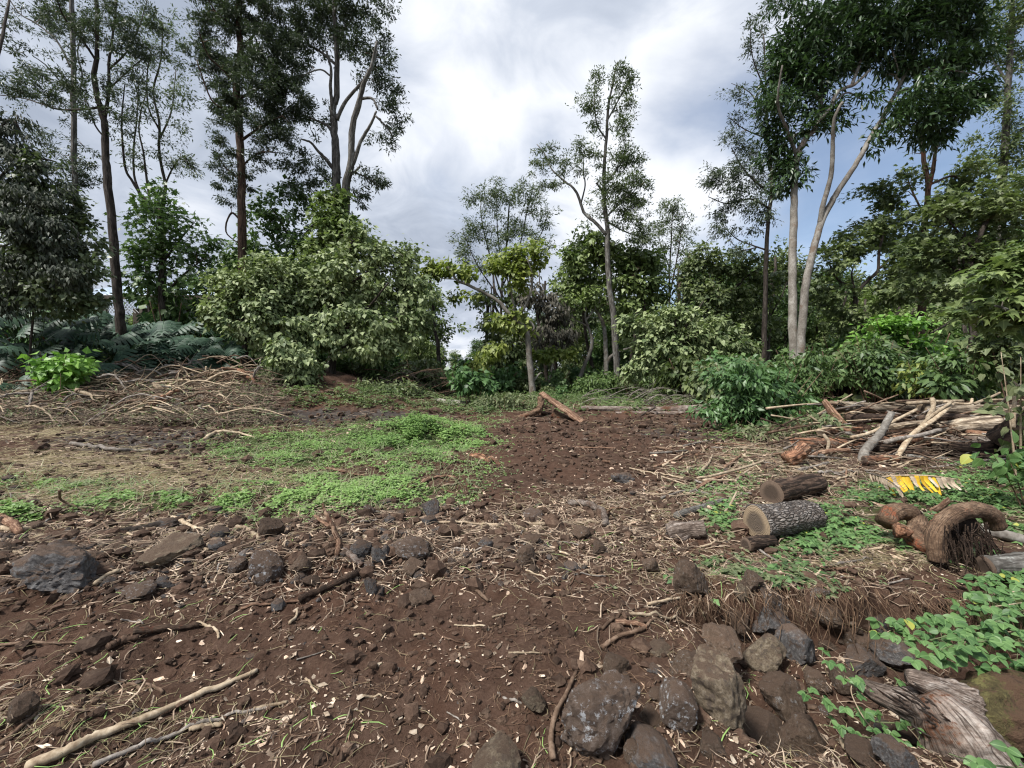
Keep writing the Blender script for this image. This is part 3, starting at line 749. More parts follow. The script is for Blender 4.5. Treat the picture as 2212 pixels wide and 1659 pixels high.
tree('tree', MEALY + 'largest mass left of centre', 'tree', 18.6,
     [([(715, 830), (722, 760), (735, 690), (745, 600), (760, 520)], 16, 5), ([(728, 730), (790, 670), (840, 610)], 8, 3), ([(735, 690), (690, 640), (640, 610)], 8, 3), ([(724, 760), (800, 720), (870, 680)], 7, 3), ([(745, 620), (820, 570), (860, 545)], 7, 3)],
     [(775, 520, 45, 40, 46), (835, 555, 60, 42, 66), (880, 610, 52, 60, 74), (895, 680, 45, 50, 50), (740, 590, 80, 55, 80), (800, 640, 80, 55, 88), (700, 660, 75, 55, 82), (770, 705, 95, 45, 80), (850, 715, 60, 40, 40), (640, 600, 60, 50, 56), (690, 735, 60, 26, 34), (800, 755, 70, 22, 26), (620, 660, 50, 40, 40)],
     lf(KUKUI, n=32), nparts=300, twig='stick_grey')
tree('tree', MEALY + 'crown spilling over red-barked dead wood', 'tree', 17.4,
     [([(531, 800), (528, 740), (524, 680), (540, 620)], 13, 5), ([(526, 700), (490, 660), (470, 640)], 6, 2), ([(528, 680), (580, 640), (610, 600)], 6, 2)],
     [(520, 620, 60, 45, 62), (580, 590, 55, 45, 56), (480, 665, 45, 40, 44), (540, 680, 70, 40, 58), (600, 660, 55, 50, 54), (620, 715, 60, 35, 40), (565, 735, 50, 35, 30)],
     lf(KUKUI, n=30), nparts=300, twig='stick_grey')
tree('shrub', 'low mealy-leaved shrub with pale leaves drooping to the ground beside the brush heap', 'shrub', 16.2,
     [([(632, 846), (630, 810), (625, 770)], 6, 3), ([(632, 830), (600, 790), (585, 770)], 4, 2), ([(631, 820), (665, 785)], 4, 2)],
     [(625, 765, 45, 28, 40), (590, 790, 38, 25, 30), (650, 790, 40, 28, 34), (620, 815, 50, 18, 26)],
     lf(KUKUI, L=10, n=28, r=10), nparts=200, twig='stick_grey')
tree('tree', 'round green broadleaf crown between the reddish trunk and the vine column', 'tree', 22.5,
     [([(600, 720), (610, 620), (640, 540), (665, 500), (690, 470)], 10, 3), ([(625, 570), (590, 520), (560, 490)], 5, 2), ([(640, 540), (600, 470), (580, 440)], 5, 2)],
     [(580, 470, 55, 45, 44), (630, 440, 50, 45, 36), (640, 520, 50, 45, 36), (570, 545, 50, 40, 40), (500, 560, 40, 30, 20)],
     lf(KUKUI, L=9, mat='leaf_green', n=22, r=9), twig='stick_brown')
tree('tree', 'dark tree draped in dead hanging leaves at the left edge', 'tree', 13.6,
     [([(-60, 870), (-50, 700), (-30, 500), (-40, 300), (-30, 200)], 26, 10), ([(-30, 480), (30, 420), (70, 400), (110, 420)], 7, 3), ([(-40, 330), (20, 260), (50, 300), (70, 380)], 7, 2), ([(-35, 420), (40, 350), (120, 350), (150, 400)], 6, 2), ([(-45, 560), (40, 520), (110, 540)], 6, 2), ([(-34, 210), (0, 100), (20, 0)], 9, 4)],
     [(20, 290, 45, 50, 34), (30, 380, 60, 60, 60), (80, 420, 60, 60, 54), (40, 480, 70, 50, 50), (110, 500, 55, 60, 44), (50, 570, 80, 50, 60), (130, 590, 55, 40, 36), (20, 640, 60, 40, 34)],
     dict(k='lance', L=11, a=.36, n=40, r=11, mat='leaf_hang', droop=1.6, tilt=.7, tw=2), bark='bark_dark')
tree('vine', 'dark green creeper hung over the dead-leaved tree at the left edge', 'vine', 14.0,
     [([(60, 860), (70, 700), (90, 560), (100, 450)], 5, 2), ([(80, 640), (150, 560), (180, 500)], 3, 1)],
     [(60, 520, 70, 55, 70), (130, 560, 60, 50, 66), (150, 470, 45, 50, 44), (30, 440, 60, 50, 44), (40, 620, 70, 45, 60), (140, 640, 60, 40, 60), (200, 560, 30, 60, 18), (90, 390, 55, 40, 26), (170, 610, 40, 50, 36)],
     lf(KUKUI, L=10, n=30, r=11, mat='leaf_koa_light'), twig='stick_brown')

# ------------------------------------------------------------------ trees in the centre
tree('tree', 'round feathery crown on many upright stems, far behind the yellowish bent tree', 'tree', 33,
     [([(1082, 830), (1082, 700), (1086, 600), (1095, 520), (1100, 440)], 7, 3), ([(1084, 640), (1060, 560), (1040, 470), (1040, 420)], 4, 1.5), ([(1085, 620), (1120, 540), (1140, 450), (1150, 410)], 4, 1.5), ([(1084, 650), (1030, 570), (1000, 500)], 3.5, 1.2), ([(1086, 600), (1075, 500), (1072, 410)], 3.5, 1.2), ([(1088, 590), (1160, 520), (1185, 460)], 3.5, 1.2)],
     [(1040, 430, 36, 36, 40), (1085, 425, 40, 34, 46), (1140, 430, 44, 40, 50), (1170, 480, 35, 40, 36), (1010, 500, 35, 40, 36), (1065, 500, 50, 45, 56), (1125, 510, 50, 45, 56), (1000, 550, 30, 25, 18), (1060, 570, 50, 30, 30), (1180, 540, 25, 25, 14)],
     lf(KOA, dens=.85, L=6.5, n=40, r=6.5, mat='leaf_koa_light'), bark='bark_dark')
tree('tree', 'bent pale-trunked tree leaning left with yellow-green foliage, cracked at its base', 'tree', 21,
     [([(1152, 866), (1147, 808), (1142, 755), (1137, 715), (1117, 692), (1100, 678), (1080, 655), (1058, 639), (1011, 616), (985, 603), (968, 576)], 15, 4),
      ([(1137, 718), (1152, 712), (1150, 700), (1120, 670)], 6, 3), ([(1110, 686), (1108, 650), (1098, 610), (1090, 580)], 6, 2), ([(1117, 692), (1140, 650), (1150, 600), (1140, 560)], 6, 2), ([(985, 603), (950, 600), (925, 585)], 3, 1), ([(1147, 830), (1165, 808), (1172, 806)], 5, 3)],
     [(1140, 555, 42, 32, 40), (1090, 575, 40, 30, 36), (1120, 600, 40, 30, 26), (960, 585, 35, 22, 22), (925, 580, 28, 20, 14), (995, 590, 30, 20, 14), (1075, 690, 40, 25, 22), (1115, 700, 40, 25, 20), (1000, 640, 40, 14, 8), (1070, 745, 35, 20, 14), (1045, 780, 35, 25, 16)],
     lf(KUKUI, L=11, n=22, r=9, mat='leaf_yellowgreen'), bark='bark_pale')
tree('tree', 'tallest centre tree: thin grey trunk, pointed sparse crown, long limb reaching left', 'tree', 24,
     [([(1333, 860), (1332, 791), (1325, 679), (1317, 626), (1312, 543), (1313, 500), (1309, 470), (1305, 430), (1305, 364), (1310, 298), (1314, 231), (1322, 190), (1328, 159), (1333, 135)], 15, 2.5),
      ([(1310, 508), (1285, 480), (1262, 460), (1249, 423), (1237, 405), (1223, 394), (1193, 367), (1178, 335), (1160, 312)], 8, 2), ([(1255, 440), (1264, 400), (1260, 370), (1262, 330)], 4, 1.5),
      ([(1309, 300), (1290, 270), (1285, 230), (1285, 180)], 4, 1.5), ([(1312, 260), (1345, 200), (1365, 170)], 4, 1.5), ([(1306, 400), (1345, 350), (1380, 320)], 4, 1.5), ([(1308, 470), (1350, 430), (1385, 400)], 4, 1.5), ([(1306, 420), (1292, 400), (1287, 396)], 5, 3), ([(1313, 480), (1350, 500), (1395, 515)], 4, 1.5), ([(1223, 394), (1190, 405), (1165, 400)], 2.5, 1)],
     [(1335, 165, 20, 26, 26), (1358, 180, 20, 22, 18), (1287, 185, 14, 32, 18), (1262, 220, 18, 18, 10), (1285, 235, 22, 22, 18), (1340, 230, 25, 22, 16), (1365, 225, 12, 22, 10), (1345, 280, 22, 40, 24), (1290, 270, 25, 25, 12), (1345, 340, 40, 35, 46), (1375, 345, 22, 22, 16), (1340, 400, 50, 35, 66), (1375, 420, 35, 45, 54), (1345, 460, 55, 35, 60), (1300, 440, 30, 30, 16), (1380, 490, 35, 20, 20),
      (1180, 330, 25, 26, 20), (1165, 365, 22, 20, 12), (1210, 350, 30, 30, 18), (1255, 325, 28, 40, 26), (1240, 365, 30, 25, 16), (1285, 340, 20, 40, 14), (1205, 400, 30, 14, 8), (1375, 520, 50, 22, 36), (1180, 395, 25, 16, 8)],
     lf(KOA, dens=.85, L=7, n=40, r=6, mat='leaf_koa_light'), bark='bark_grey')
tree('tree', 'spreading tree on a mottled pale trunk just left of the tallest centre tree', 'tree', 25.5,
     [([(1308, 858), (1309, 775), (1305, 709), (1294, 680), (1282, 659), (1274, 630), (1276, 580)], 11, 4), ([(1309, 790), (1322, 768), (1350, 755), (1372, 750)], 8, 4), ([(1290, 670), (1340, 620), (1380, 580)], 5, 2), ([(1276, 610), (1240, 570), (1225, 550)], 5, 2), ([(1275, 600), (1310, 550), (1330, 530)], 5, 2)],
     [(1240, 570, 36, 40, 44), (1290, 545, 45, 32, 44), (1345, 560, 50, 35, 60), (1395, 575, 45, 35, 56), (1270, 610, 45, 35, 40), (1360, 615, 65, 35, 74), (1410, 640, 40, 35, 40), (1220, 630, 28, 30, 20), (1345, 665, 50, 25, 30), (1290, 510, 40, 20, 20)],
     lf(KUKUI, L=10, n=22, r=9, mat='leaf_kukui_green'), bark='bark_pale')
tree('tree', 'leaning mottled trunk with a crook, second from the tallest centre tree', 'tree', 25,
     [([(1239, 863), (1250, 825), (1262, 791), (1275, 760), (1279, 732), (1270, 705), (1264, 680), (1270, 640)], 10, 4), ([(1270, 705), (1240, 690), (1215, 680)], 4, 2), ([(1267, 690), (1290, 660), (1300, 640)], 4, 2)],
     [(1240, 660, 35, 25, 20), (1270, 640, 35, 25, 22), (1210, 680, 26, 20, 12), (1230, 760, 26, 16, 8)],
     lf(KUKUI, L=9, n=18, r=8, mat='leaf_kukui_green'), bark='bark_pale')
tree('tree', 'thin sapling with a small flat top beside the bent pale trunk', 'tree', 22.5,
     [([(1183, 862), (1187, 820), (1193, 790), (1196, 770)], 6, 3), ([(1193, 792), (1175, 775), (1160, 768)], 2.5, 1), ([(1194, 785), (1215, 770), (1225, 762)], 2.5, 1)],
     [(1170, 768, 24, 12, 14), (1200, 765, 24, 14, 16), (1222, 762, 16, 14, 10)],
     lf(KUKUI, L=10, n=18, r=8, mat='leaf_yellowgreen'), bark='bark_pale')
tree('tree', 'small far feathery crown on two thin stems right of the tallest centre tree', 'tree', 34,
     [([(1445, 830), (1447, 700), (1446, 600), (1450, 520), (1453, 450)], 5, 2), ([(1446, 640), (1462, 560), (1475, 480)], 4, 1.5), ([(1447, 580), (1425, 520), (1420, 480)], 3, 1)],
     [(1450, 450, 28, 22, 30), (1425, 490, 26, 30, 28), (1475, 480, 26, 35, 30), (1455, 530, 40, 30, 38), (1430, 570, 30, 22, 16), (1480, 570, 30, 25, 18)],
     lf(KOA, dens=.85, L=6.5, n=36, r=6, mat='leaf_koa_light'))
tree('tree', 'dead bare tan trunk with a broken top among the centre right trees', 'tree', 27,
     [([(1462, 840), (1463, 700), (1466, 660), (1468, 620), (1478, 585), (1489, 560), (1488, 548)], 9, 5), ([(1470, 612), (1460, 598), (1455, 596)], 4, 2)],
     [(1440, 720, 30, 20, 8)], lf(KUKUI, L=8, n=10, r=6, mat='leaf_kukui_green'), bark='stick_tan')
tree('tree', MEALY + 'right of the tallest centre tree', 'tree', 19.5,
     [([(1460, 850), (1462, 790), (1455, 740), (1460, 690)], 10, 4), ([(1458, 760), (1400, 720), (1370, 690)], 6, 2), ([(1458, 750), (1530, 720), (1590, 710)], 6, 2), ([(1456, 740), (1500, 680), (1520, 650)], 6, 2)],
     [(1440, 700, 60, 35, 56), (1500, 710, 60, 35, 56), (1560, 730, 55, 35, 44), (1400, 750, 45, 35, 36), (1375, 800, 30, 20, 14), (1480, 760, 70, 30, 46), (1560, 770, 45, 25, 24), (1355, 700, 22, 25, 14), (1430, 800, 40, 18, 14), (1600, 750, 30, 25, 14)],
     lf(KUKUI, L=10, n=32, r=10), nparts=250, twig='stick_grey')
tree('tree', 'rounded olive-green crown behind the mealy-leaved tree right of centre', 'tree', 26,
     [([(1540, 850), (1545, 740), (1550, 660), (1555, 600)], 10, 4), ([(1548, 690), (1500, 620), (1480, 590)], 6, 2), ([(1550, 660), (1610, 600), (1640, 580)], 6, 2)],
     [(1490, 590, 45, 35, 40), (1540, 560, 50, 35, 50), (1590, 575, 50, 40, 50), (1640, 620, 45, 45, 44), (1520, 640, 60, 40, 50), (1590, 660, 60, 40, 50), (1660, 690, 40, 50, 34)],
     lf(KUKUI, L=8.5, n=24, r=9, mat='leaf_forest'), twig='stick_brown')
tree('tree', 'tree hung with dead grey leaves in the shade behind the sapling', 'tree', 24,
     [([(1192, 850), (1190, 760), (1180, 680), (1170, 620)], 8, 3), ([(1186, 720), (1220, 680), (1225, 650)], 4, 2)],
     [(1150, 640, 40, 40, 26), (1195, 660, 40, 35, 30), (1215, 710, 35, 45, 36), (1180, 730, 40, 35, 26)],
     dict(k='lance', L=11, a=.4, n=26, r=8, mat='leaf_dead', droop=1.6, tilt=.7))
tree('tree', 'dark leafy tree with hanging creeper on the edge of the sky gap, centre', 'tree', 26,
     [([(1110, 850), (1108, 760), (1100, 690), (1102, 620)], 8, 3), ([(1104, 720), (1070, 660), (1060, 620)], 4, 2)],
     [(1050, 650, 26, 40, 20), (1060, 720, 30, 50, 34), (1110, 650, 40, 40, 34), (1120, 740, 40, 50, 40), (1080, 790, 50, 30, 36)],
     lf(KUKUI, L=8, n=26, r=9, mat='leaf_forest'), twig='stick_brown')

# ------------------------------------------------------------------ trees on the right
tree('tree', 'tall pale straight trunk on the right under a heavy dark glossy crown', 'tree', 16.5,
     [([(1716, 822), (1713, 700), (1712, 600), (1712, 549), (1715, 470), (1716, 403), (1722, 340), (1740, 300), (1757, 284), (1764, 268), (1794, 231), (1810, 198), (1846, 182), (1880, 150)], 18, 5),
      ([(1760, 276), (1775, 220), (1770, 150), (1790, 80)], 8, 3), ([(1722, 340), (1700, 280), (1680, 220), (1690, 140)], 8, 3), ([(1800, 222), (1830, 200), (1860, 215)], 5, 2), ([(1772, 220), (1730, 160), (1700, 100), (1710, 30)], 7, 2), ([(1840, 184), (1860, 120), (1850, 50), (1870, -20)], 7, 2)],
     [(1705, 380, 45, 32, 36), (1690, 320, 40, 40, 36), (1680, 240, 40, 50, 46), (1690, 170, 45, 45, 46), (1720, 110, 55, 50, 60), (1770, 60, 65, 50, 70), (1740, 200, 50, 45, 46), (1790, 140, 60, 50, 60), (1800, 250, 35, 25, 18), (1850, 30, 60, 50, 60), (1850, 110, 55, 45, 50), (1750, 270, 40, 25, 20), (1760, -20, 120, 40, 60)],
     lf(GLOSS, dens=.85), bark='bark_pale', bump=.06)
tree('tree', 'pale forked trunk leaning right beside the straight one, its limbs crossing blue sky', 'tree', 16.0,
     [([(1726, 824), (1732, 720), (1740, 620), (1750, 570), (1757, 540), (1774, 480), (1795, 440), (1810, 413), (1843, 364), (1873, 311), (1895, 272), (1906, 255), (1936, 198), (1949, 172), (1980, 110), (2000, 40)], 17, 4.5),
      ([(1772, 486), (1777, 446), (1790, 400), (1797, 364), (1799, 310), (1800, 281), (1804, 250), (1820, 220)], 11, 5), ([(1936, 198), (1970, 190), (1985, 185), (2020, 195)], 5, 2), ([(1906, 255), (1950, 270), (2000, 260)], 4, 2), ([(1945, 178), (1935, 165), (1940, 150), (1920, 90)], 5, 2), ([(1980, 110), (2040, 80), (2090, 40)], 6, 2), ([(1960, 150), (2040, 150), (2100, 160)], 5, 2)],
     [(1920, 60, 60, 50, 60), (1985, 40, 60, 50, 66), (2050, 40, 55, 50, 60), (2105, 60, 40, 50, 36), (1930, 130, 45, 40, 36), (2000, 130, 60, 45, 60), (2070, 130, 55, 45, 56), (2105, 190, 30, 40, 26), (1985, 210, 60, 40, 50), (2050, 220, 50, 40, 46), (1960, 260, 50, 28, 34), (2020, 290, 45, 30, 34), (1900, 300, 30, 20, 8), (2010, -30, 120, 40, 60), (1880, 200, 30, 30, 10)],
     lf(GLOSS, dens=.85), bark='bark_pale', bump=.06)
tree('tree', 'airy tree with a dark many-limbed crown left of the pale straight trunk', 'tree', 23,
     [([(1650, 830), (1652, 700), (1655, 560), (1660, 470), (1668, 400), (1660, 300), (1655, 200), (1650, 80)], 11, 2.5), ([(1655, 540), (1625, 530), (1590, 515), (1560, 485)], 4, 1.5), ([(1662, 450), (1620, 430), (1570, 440), (1530, 425)], 5, 1.5), ([(1664, 420), (1610, 370), (1580, 320)], 5, 1.5), ([(1657, 250), (1620, 200), (1580, 180)], 3, 1), ([(1655, 200), (1625, 120), (1620, 40)], 3, 1), ([(1660, 300), (1610, 280), (1570, 250)], 3, 1), ([(1634, 535), (1600, 540), (1575, 520)], 3, 1)],
     [(1540, 390, 28, 30, 30), (1580, 380, 40, 40, 44), (1620, 340, 40, 50, 50), (1590, 300, 30, 26, 22), (1620, 420, 45, 35, 44), (1660, 380, 35, 60, 46), (1570, 450, 45, 25, 28), (1640, 470, 40, 40, 34), (1560, 500, 40, 20, 18), (1600, 540, 40, 20, 14), (1600, 200, 34, 30, 16), (1640, 240, 30, 40, 18), (1625, 100, 26, 50, 18), (1650, 30, 30, 40, 20), (1660, 140, 24, 40, 16), (1585, 260, 20, 14, 8)],
     lf(KOA, dens=.85, n=40, r=7), bark='bark_dark')
tree('tree', 'brownish forked trunk between the leaning pale trunk and the right edge', 'tree', 19,
     [([(1985, 820), (1990, 700), (1995, 560), (1996, 496), (2005, 410), (1995, 340), (1985, 280)], 16, 6), ([(2004, 415), (2015, 370), (2022, 317), (2030, 270)], 9, 4), ([(1998, 470), (1965, 400), (1960, 370)], 4, 2), ([(2005, 400), (2060, 380), (2085, 405), (2100, 380)], 5, 2), ([(1996, 520), (2050, 480), (2110, 450)], 5, 2)],
     [(1900, 430, 60, 45, 40), (1940, 500, 60, 50, 46), (1880, 510, 50, 40, 34), (2060, 430, 50, 45, 40), (2110, 380, 50, 45, 40), (2060, 510, 60, 45, 50), (2140, 450, 50, 50, 44), (1960, 380, 40, 40, 20)],
     lf(GREEN, L=9, n=24, r=10, mat='leaf_forest'), bark='bark_brown')
tree('tree', 'far right trunk wrapped in leafy creeper against blue sky', 'tree', 20,
     [([(2155, 820), (2160, 600), (2165, 420), (2172, 300), (2178, 180), (2185, 60), (2190, -40)], 16, 8), ([(2178, 180), (2140, 120), (2120, 60)], 5, 2), ([(2184, 80), (2210, 40), (2240, 0)], 5, 2), ([(2170, 330), (2210, 280), (2240, 250)], 5, 2)],
     [(2170, 60, 50, 50, 40), (2200, 130, 45, 50, 36), (2190, 20, 60, 40, 36), (2175, 230, 26, 50, 20), (2170, 330, 28, 60, 30), (2200, 300, 40, 60, 30), (2130, 320, 40, 40, 18), (2200, 420, 45, 50, 40), (2150, 230, 30, 40, 10)],
     lf(KOA, dens=.85, k='lance', L=9, a=.34, n=36, r=9, mat='leaf_forest'), bark='bark_grey')
tree('tree', 'crooked dark tree with a Y fork against the sky, behind the green shrubs at right', 'tree', 17,
     [([(1872, 800), (1873, 745), (1868, 710), (1850, 679), (1848, 655), (1850, 636), (1875, 605), (1896, 586), (1899, 543), (1910, 500)], 12, 4), ([(1850, 640), (1840, 622), (1815, 608), (1800, 590), (1790, 565)], 7, 3), ([(1846, 625), (1840, 590), (1855, 550)], 4, 2), ([(1875, 605), (1920, 560), (1950, 540)], 4, 1.5)],
     [(1800, 560, 45, 35, 36), (1850, 530, 40, 35, 26), (1910, 500, 50, 40, 36), (1960, 560, 50, 40, 44), (1790, 640, 40, 40, 30), (1830, 690, 50, 35, 30), (1920, 640, 45, 30, 26), (1950, 620, 50, 35, 30)],
     lf(GREEN, L=10, n=22, r=10, mat='leaf_forest'), bark='bark_dark')
tree('tree', 'broad green tree with mottled limbs filling the right edge above the shrubs', 'tree', 12,
     [([(2110, 860), (2105, 740), (2100, 660), (2090, 600), (2105, 540), (2130, 480)], 20, 8), ([(2098, 650), (2060, 690), (2010, 720)], 8, 3), ([(2090, 610), (2050, 570), (2000, 550)], 8, 3), ([(2105, 540), (2060, 490), (2030, 450)], 6, 2), ([(2102, 560), (2160, 520), (2212, 510)], 7, 3), ([(2092, 600), (2080, 560), (2085, 500)], 6, 3)],
     [(2030, 460, 55, 40, 46), (2090, 440, 60, 45, 56), (2150, 470, 60, 50, 60), (2200, 440, 40, 60, 44), (1990, 540, 50, 40, 44), (2050, 550, 60, 40, 60), (2120, 560, 60, 45, 60), (2180, 560, 50, 50, 50), (1980, 610, 50, 35, 40), (2060, 630, 55, 35, 44), (2150, 640, 50, 40, 36)],
     lf(GREEN, L=11.5, n=17, r=13, mat='leaf_forest', dens=.7), bark='bark_dark')
tree('tree', 'near branch of large bright lobed leaves reaching in from the right edge', 'tree', 6.0,
     [([(2420, 1000), (2400, 800), (2370, 650), (2340, 560)], 60, 30), ([(2365, 640), (2300, 600), (2240, 590), (2170, 610)], 14, 4), ([(2370, 680), (2300, 680), (2220, 680), (2150, 660)], 12, 4), ([(2350, 590), (2280, 540), (2200, 540)], 12, 4)],
     [(2160, 600, 60, 30, 16), (2210, 560, 60, 40, 22), (2190, 640, 70, 40, 26), (2130, 660, 45, 26, 12), (2240, 690, 60, 35, 20), (2180, 700, 50, 22, 10), (2250, 620, 60, 60, 24)],
     dict(k='maple', L=22, a=.85, n=16, r=20, mat='leaf_kukui_green', droop=.6, tilt=.4, tw=3), nparts=230, bark='bark_grey', twig='stick_grey')
# ------------------------------------------------------------------ distant forest: four kinds, then copies
FG = 'forest trees closing the back of the clearing'
FL = 'dark green forest tree in the dense belt behind the clearing'
def V(i, px, leafd, blobs, limbs, **k):
    return tree('tree', FL, 'tree', 32, [([(px, 846), (px + 3, 760), (px - 4, 680), (px + 2, 610)], 9, 4)] + limbs(px), [(px + a, b, c, d, n) for a, b, c, d, n in blobs], leafd, group=FG, twig='stick_brown', sides=7, **k)
FD = dict(k='dia', L=8.5, a=.55, n=36, r=10, droop=.5, tilt=.6, mat='leaf_forest')
lim = lambda p: [([(p, 720), (p - 30, 680), (p - 50, 660)], 4, 2), ([(p, 690), (p + 35, 650), (p + 50, 630)], 4, 2)]
fv = [V(0, 1680, FD, [(-30, 640, 45, 40, 50), (30, 620, 45, 40, 50), (0, 580, 40, 40, 46), (-20, 710, 55, 45, 50), (35, 700, 50, 45, 46), (0, 780, 60, 40, 40)], lim),
      V(1, 1560, dict(FD, mat='leaf_green'), [(-20, 660, 50, 40, 50), (35, 650, 40, 40, 40), (10, 600, 40, 35, 40), (-30, 740, 50, 40, 44), (35, 750, 55, 40, 44), (0, 800, 60, 30, 30)], lim),
      V(2, 1250, dict(FD, L=8, mat='leaf_koa_light', n=40), [(0, 540, 25, 50, 30), (-20, 610, 35, 40, 36), (25, 620, 35, 40, 36), (0, 680, 45, 40, 36), (-10, 760, 40, 50, 24)], lim),
      V(3, 900, dict(FD, mat='leaf_kukui_green'), [(0, 640, 55, 40, 56), (-40, 700, 45, 45, 44), (40, 700, 45, 45, 44), (0, 770, 65, 45, 50)], lim)]
VH = [846 - 545, 846 - 570, 846 - 490, 846 - 600]
SKX = [-400, 0, 180, 230, 300, 440, 600, 900, 935, 1000, 1040, 1150, 1250, 1400, 1500, 1600, 1750, 1850, 2000, 2212, 2700]
SKY_ = [560, 560, 600, 690, 680, 600, 560, 660, 755, 760, 700, 650, 620, 620, 590, 560, 570, 600, 530, 470, 450]
for Y, st in ((29, 88), (36, 72), (46, 60)):
    for px in np.arange(-330, 2560, st):
        px = px + rng.uniform(-.4, .4) * st
        top = np.interp(px, SKX, SKY_) + abs(rng.normal(0, 32)) + (0 if Y > 30 else 45)
        hgt = (846 - top) * Y / FPX
        k = int(rng.choice(4, p=[.3, .3, .18, .22]))
        if px > 900 and px < 1030: k = 3
        sc = hgt / (VH[k] * 32 / FPX)
        c = copy_tree(fv[k])
        c['label'] = ['dark rounded forest tree', 'fresh green forest tree', 'feathery light forest tree', 'olive-green bushy forest tree'][k] + ' in the belt ' + ('behind the monstera thicket and house' if px < 560 else 'behind the large pale heart-leaved tree' if px < 915 else 'seen low in the sky gap' if px < 1030 else 'behind the bent pale trunk' if px < 1250 else 'behind the tallest centre tree' if px < 1500 else 'behind the two pale trunks' if px < 1850 else 'behind the log pile') + [', nearest row', ', middle row', ', farthest row'][(29, 36, 46).index(Y)]
        x = P(px, 846, Y)[0]
        c.location = (x, Y, float(H(x, Y)) - .1)
        c.scale = (sc * rng.uniform(.9, 1.25), sc * rng.uniform(.9, 1.2), sc); c.rotation_euler = (0, 0, rng.uniform(0, 6.28))
# bare dark trunks seen in the shade under the far crowns
g = Geo(); tube(g, wobble([[0, 0, z] for z in np.linspace(-.2, 7.5, 12)], .16, 2.5, 3), np.linspace(.15, .07, 12), 7, .15, 2)
tube(g, wobble([[.05, 0, 4.2], [.5, .2, 5.2], [.9, .3, 6.8]], .05, 2), [.06, .05, .03], 5)
tm = g.mesh('shade_trunk', MATS['bark_dark'])
for px in list(np.arange(1030, 1660, 36)) + list(np.arange(1790, 2200, 60)) + [960, 330, 410, 470]:
    Y = rng.uniform(25, 31); p = P(px + rng.uniform(-14, 14), 846, Y)
    put('bare_tree', tm, None, (p[0], Y, float(H(p[0], Y))), label='bare dark slender trunk standing in the shade beneath the far crowns', category='tree', group='slender trunks in the forest shade').rotation_euler = (rng.normal(0, .09), rng.normal(0, .09), rng.uniform(0, 6))
    COL.objects[-1].scale = (1, 1, rng.uniform(.7, 1.2))

# ------------------------------------------------------------------ undergrowth
def shrub(px, py, Y, w, h, leaf, label, name='shrub', cat='shrub', stems=5, n=70, group=None, nparts=0, twig='stick_brown', lean=0.0):
    """px,py = pixel of the middle of the base, w,h in pixels at distance Y"""
    T = []
    for i in range(stems):
        a = (i - (stems - 1) / 2) / max(stems - 1, 1)
        x = px + a * w * .25
        T.append(([(x, py), (px + a * w * .55 + lean * h * .5, py - h * .45), (px + a * w * .95 + lean * h, py - h * rng.uniform(.75, 1.0))], leaf.get('st', 3.0), 1))
    B = []
    for i in range(7):
        a = rng.uniform(-.4, .4); b = rng.uniform(.25, .85)
        B.append((px + a * w + lean * h * b, py - h * b, w * .26, h * .22, n // 7))
    return tree(name, label, cat, Y, T, B, leaf, group=group, twig=twig, sides=5, nparts=nparts, bark=twig)
UG = 'low shrubs in the shade along the back of the clearing'
UL = 'low green shrub in the shaded undergrowth at the back of the clearing'
fern = dict(k='dia', L=11, a=.4, n=30, r=10, mat='leaf_fern', droop=.2, tilt=.5)
brd = dict(k='heart', L=9, a=.8, n=22, r=9, mat='leaf_green', droop=.4, tilt=.5)
u = [shrub(1300, 850, 22, 70, 45, fern, UL, group=UG), shrub(1080, 850, 22, 80, 60, dict(brd, mat='leaf_bush'), UL, group=UG), shrub(900, 846, 21, 90, 70, dict(brd, mat='leaf_forest'), UL, group=UG), shrub(1580, 850, 19, 80, 80, brd, UL, group=UG)]
uy = [22, 22, 21, 19]
def strew(n, pxr, Yr, scr, ks):
    for _ in range(n):
        k = int(rng.choice(ks)); Y = rng.uniform(*Yr); px = rng.uniform(*pxr)
        c = copy_tree(u[k]); p = P(px, 846, Y)
        c['label'] = ['feathery fern-green low shrub', 'bright heart-leaved low shrub', 'dark broadleaf low shrub', 'mid-green leafy low shrub'][k] + ' in the undergrowth ' + ('behind the monstera thicket' if px < 560 else 'under the large pale heart-leaved tree' if px < 1000 else 'around the bent pale trunk' if px < 1250 else 'around the tallest centre tree' if px < 1480 else 'beneath the two pale trunks' if px < 1800 else 'behind the log pile'); s = rng.uniform(*scr)
        c.location = (p[0], Y, float(H(p[0], Y)) - .05); c.scale = (s, s, s * rng.uniform(.8, 1.2)); c.rotation_euler = (0, 0, rng.uniform(0, 6.28))
strew(40, (560, 1000), (19.5, 24), (.5, .9), [0, 1, 2, 2]); strew(60, (1000, 1560), (20, 28), (.5, .95), [0, 0, 1, 2, 3]); strew(46, (1780, 2500), (15.5, 22), (.9, 1.7), [1, 2, 3, 3]); strew(30, (-300, 560), (20, 26), (.9, 1.8), [1, 2, 3]); strew(36, (900, 1900), (27, 34), (1.0, 1.7), [1, 2, 3])
strew(14, (1480, 1800), (15, 19), (.8, 1.3), [1, 2, 3])
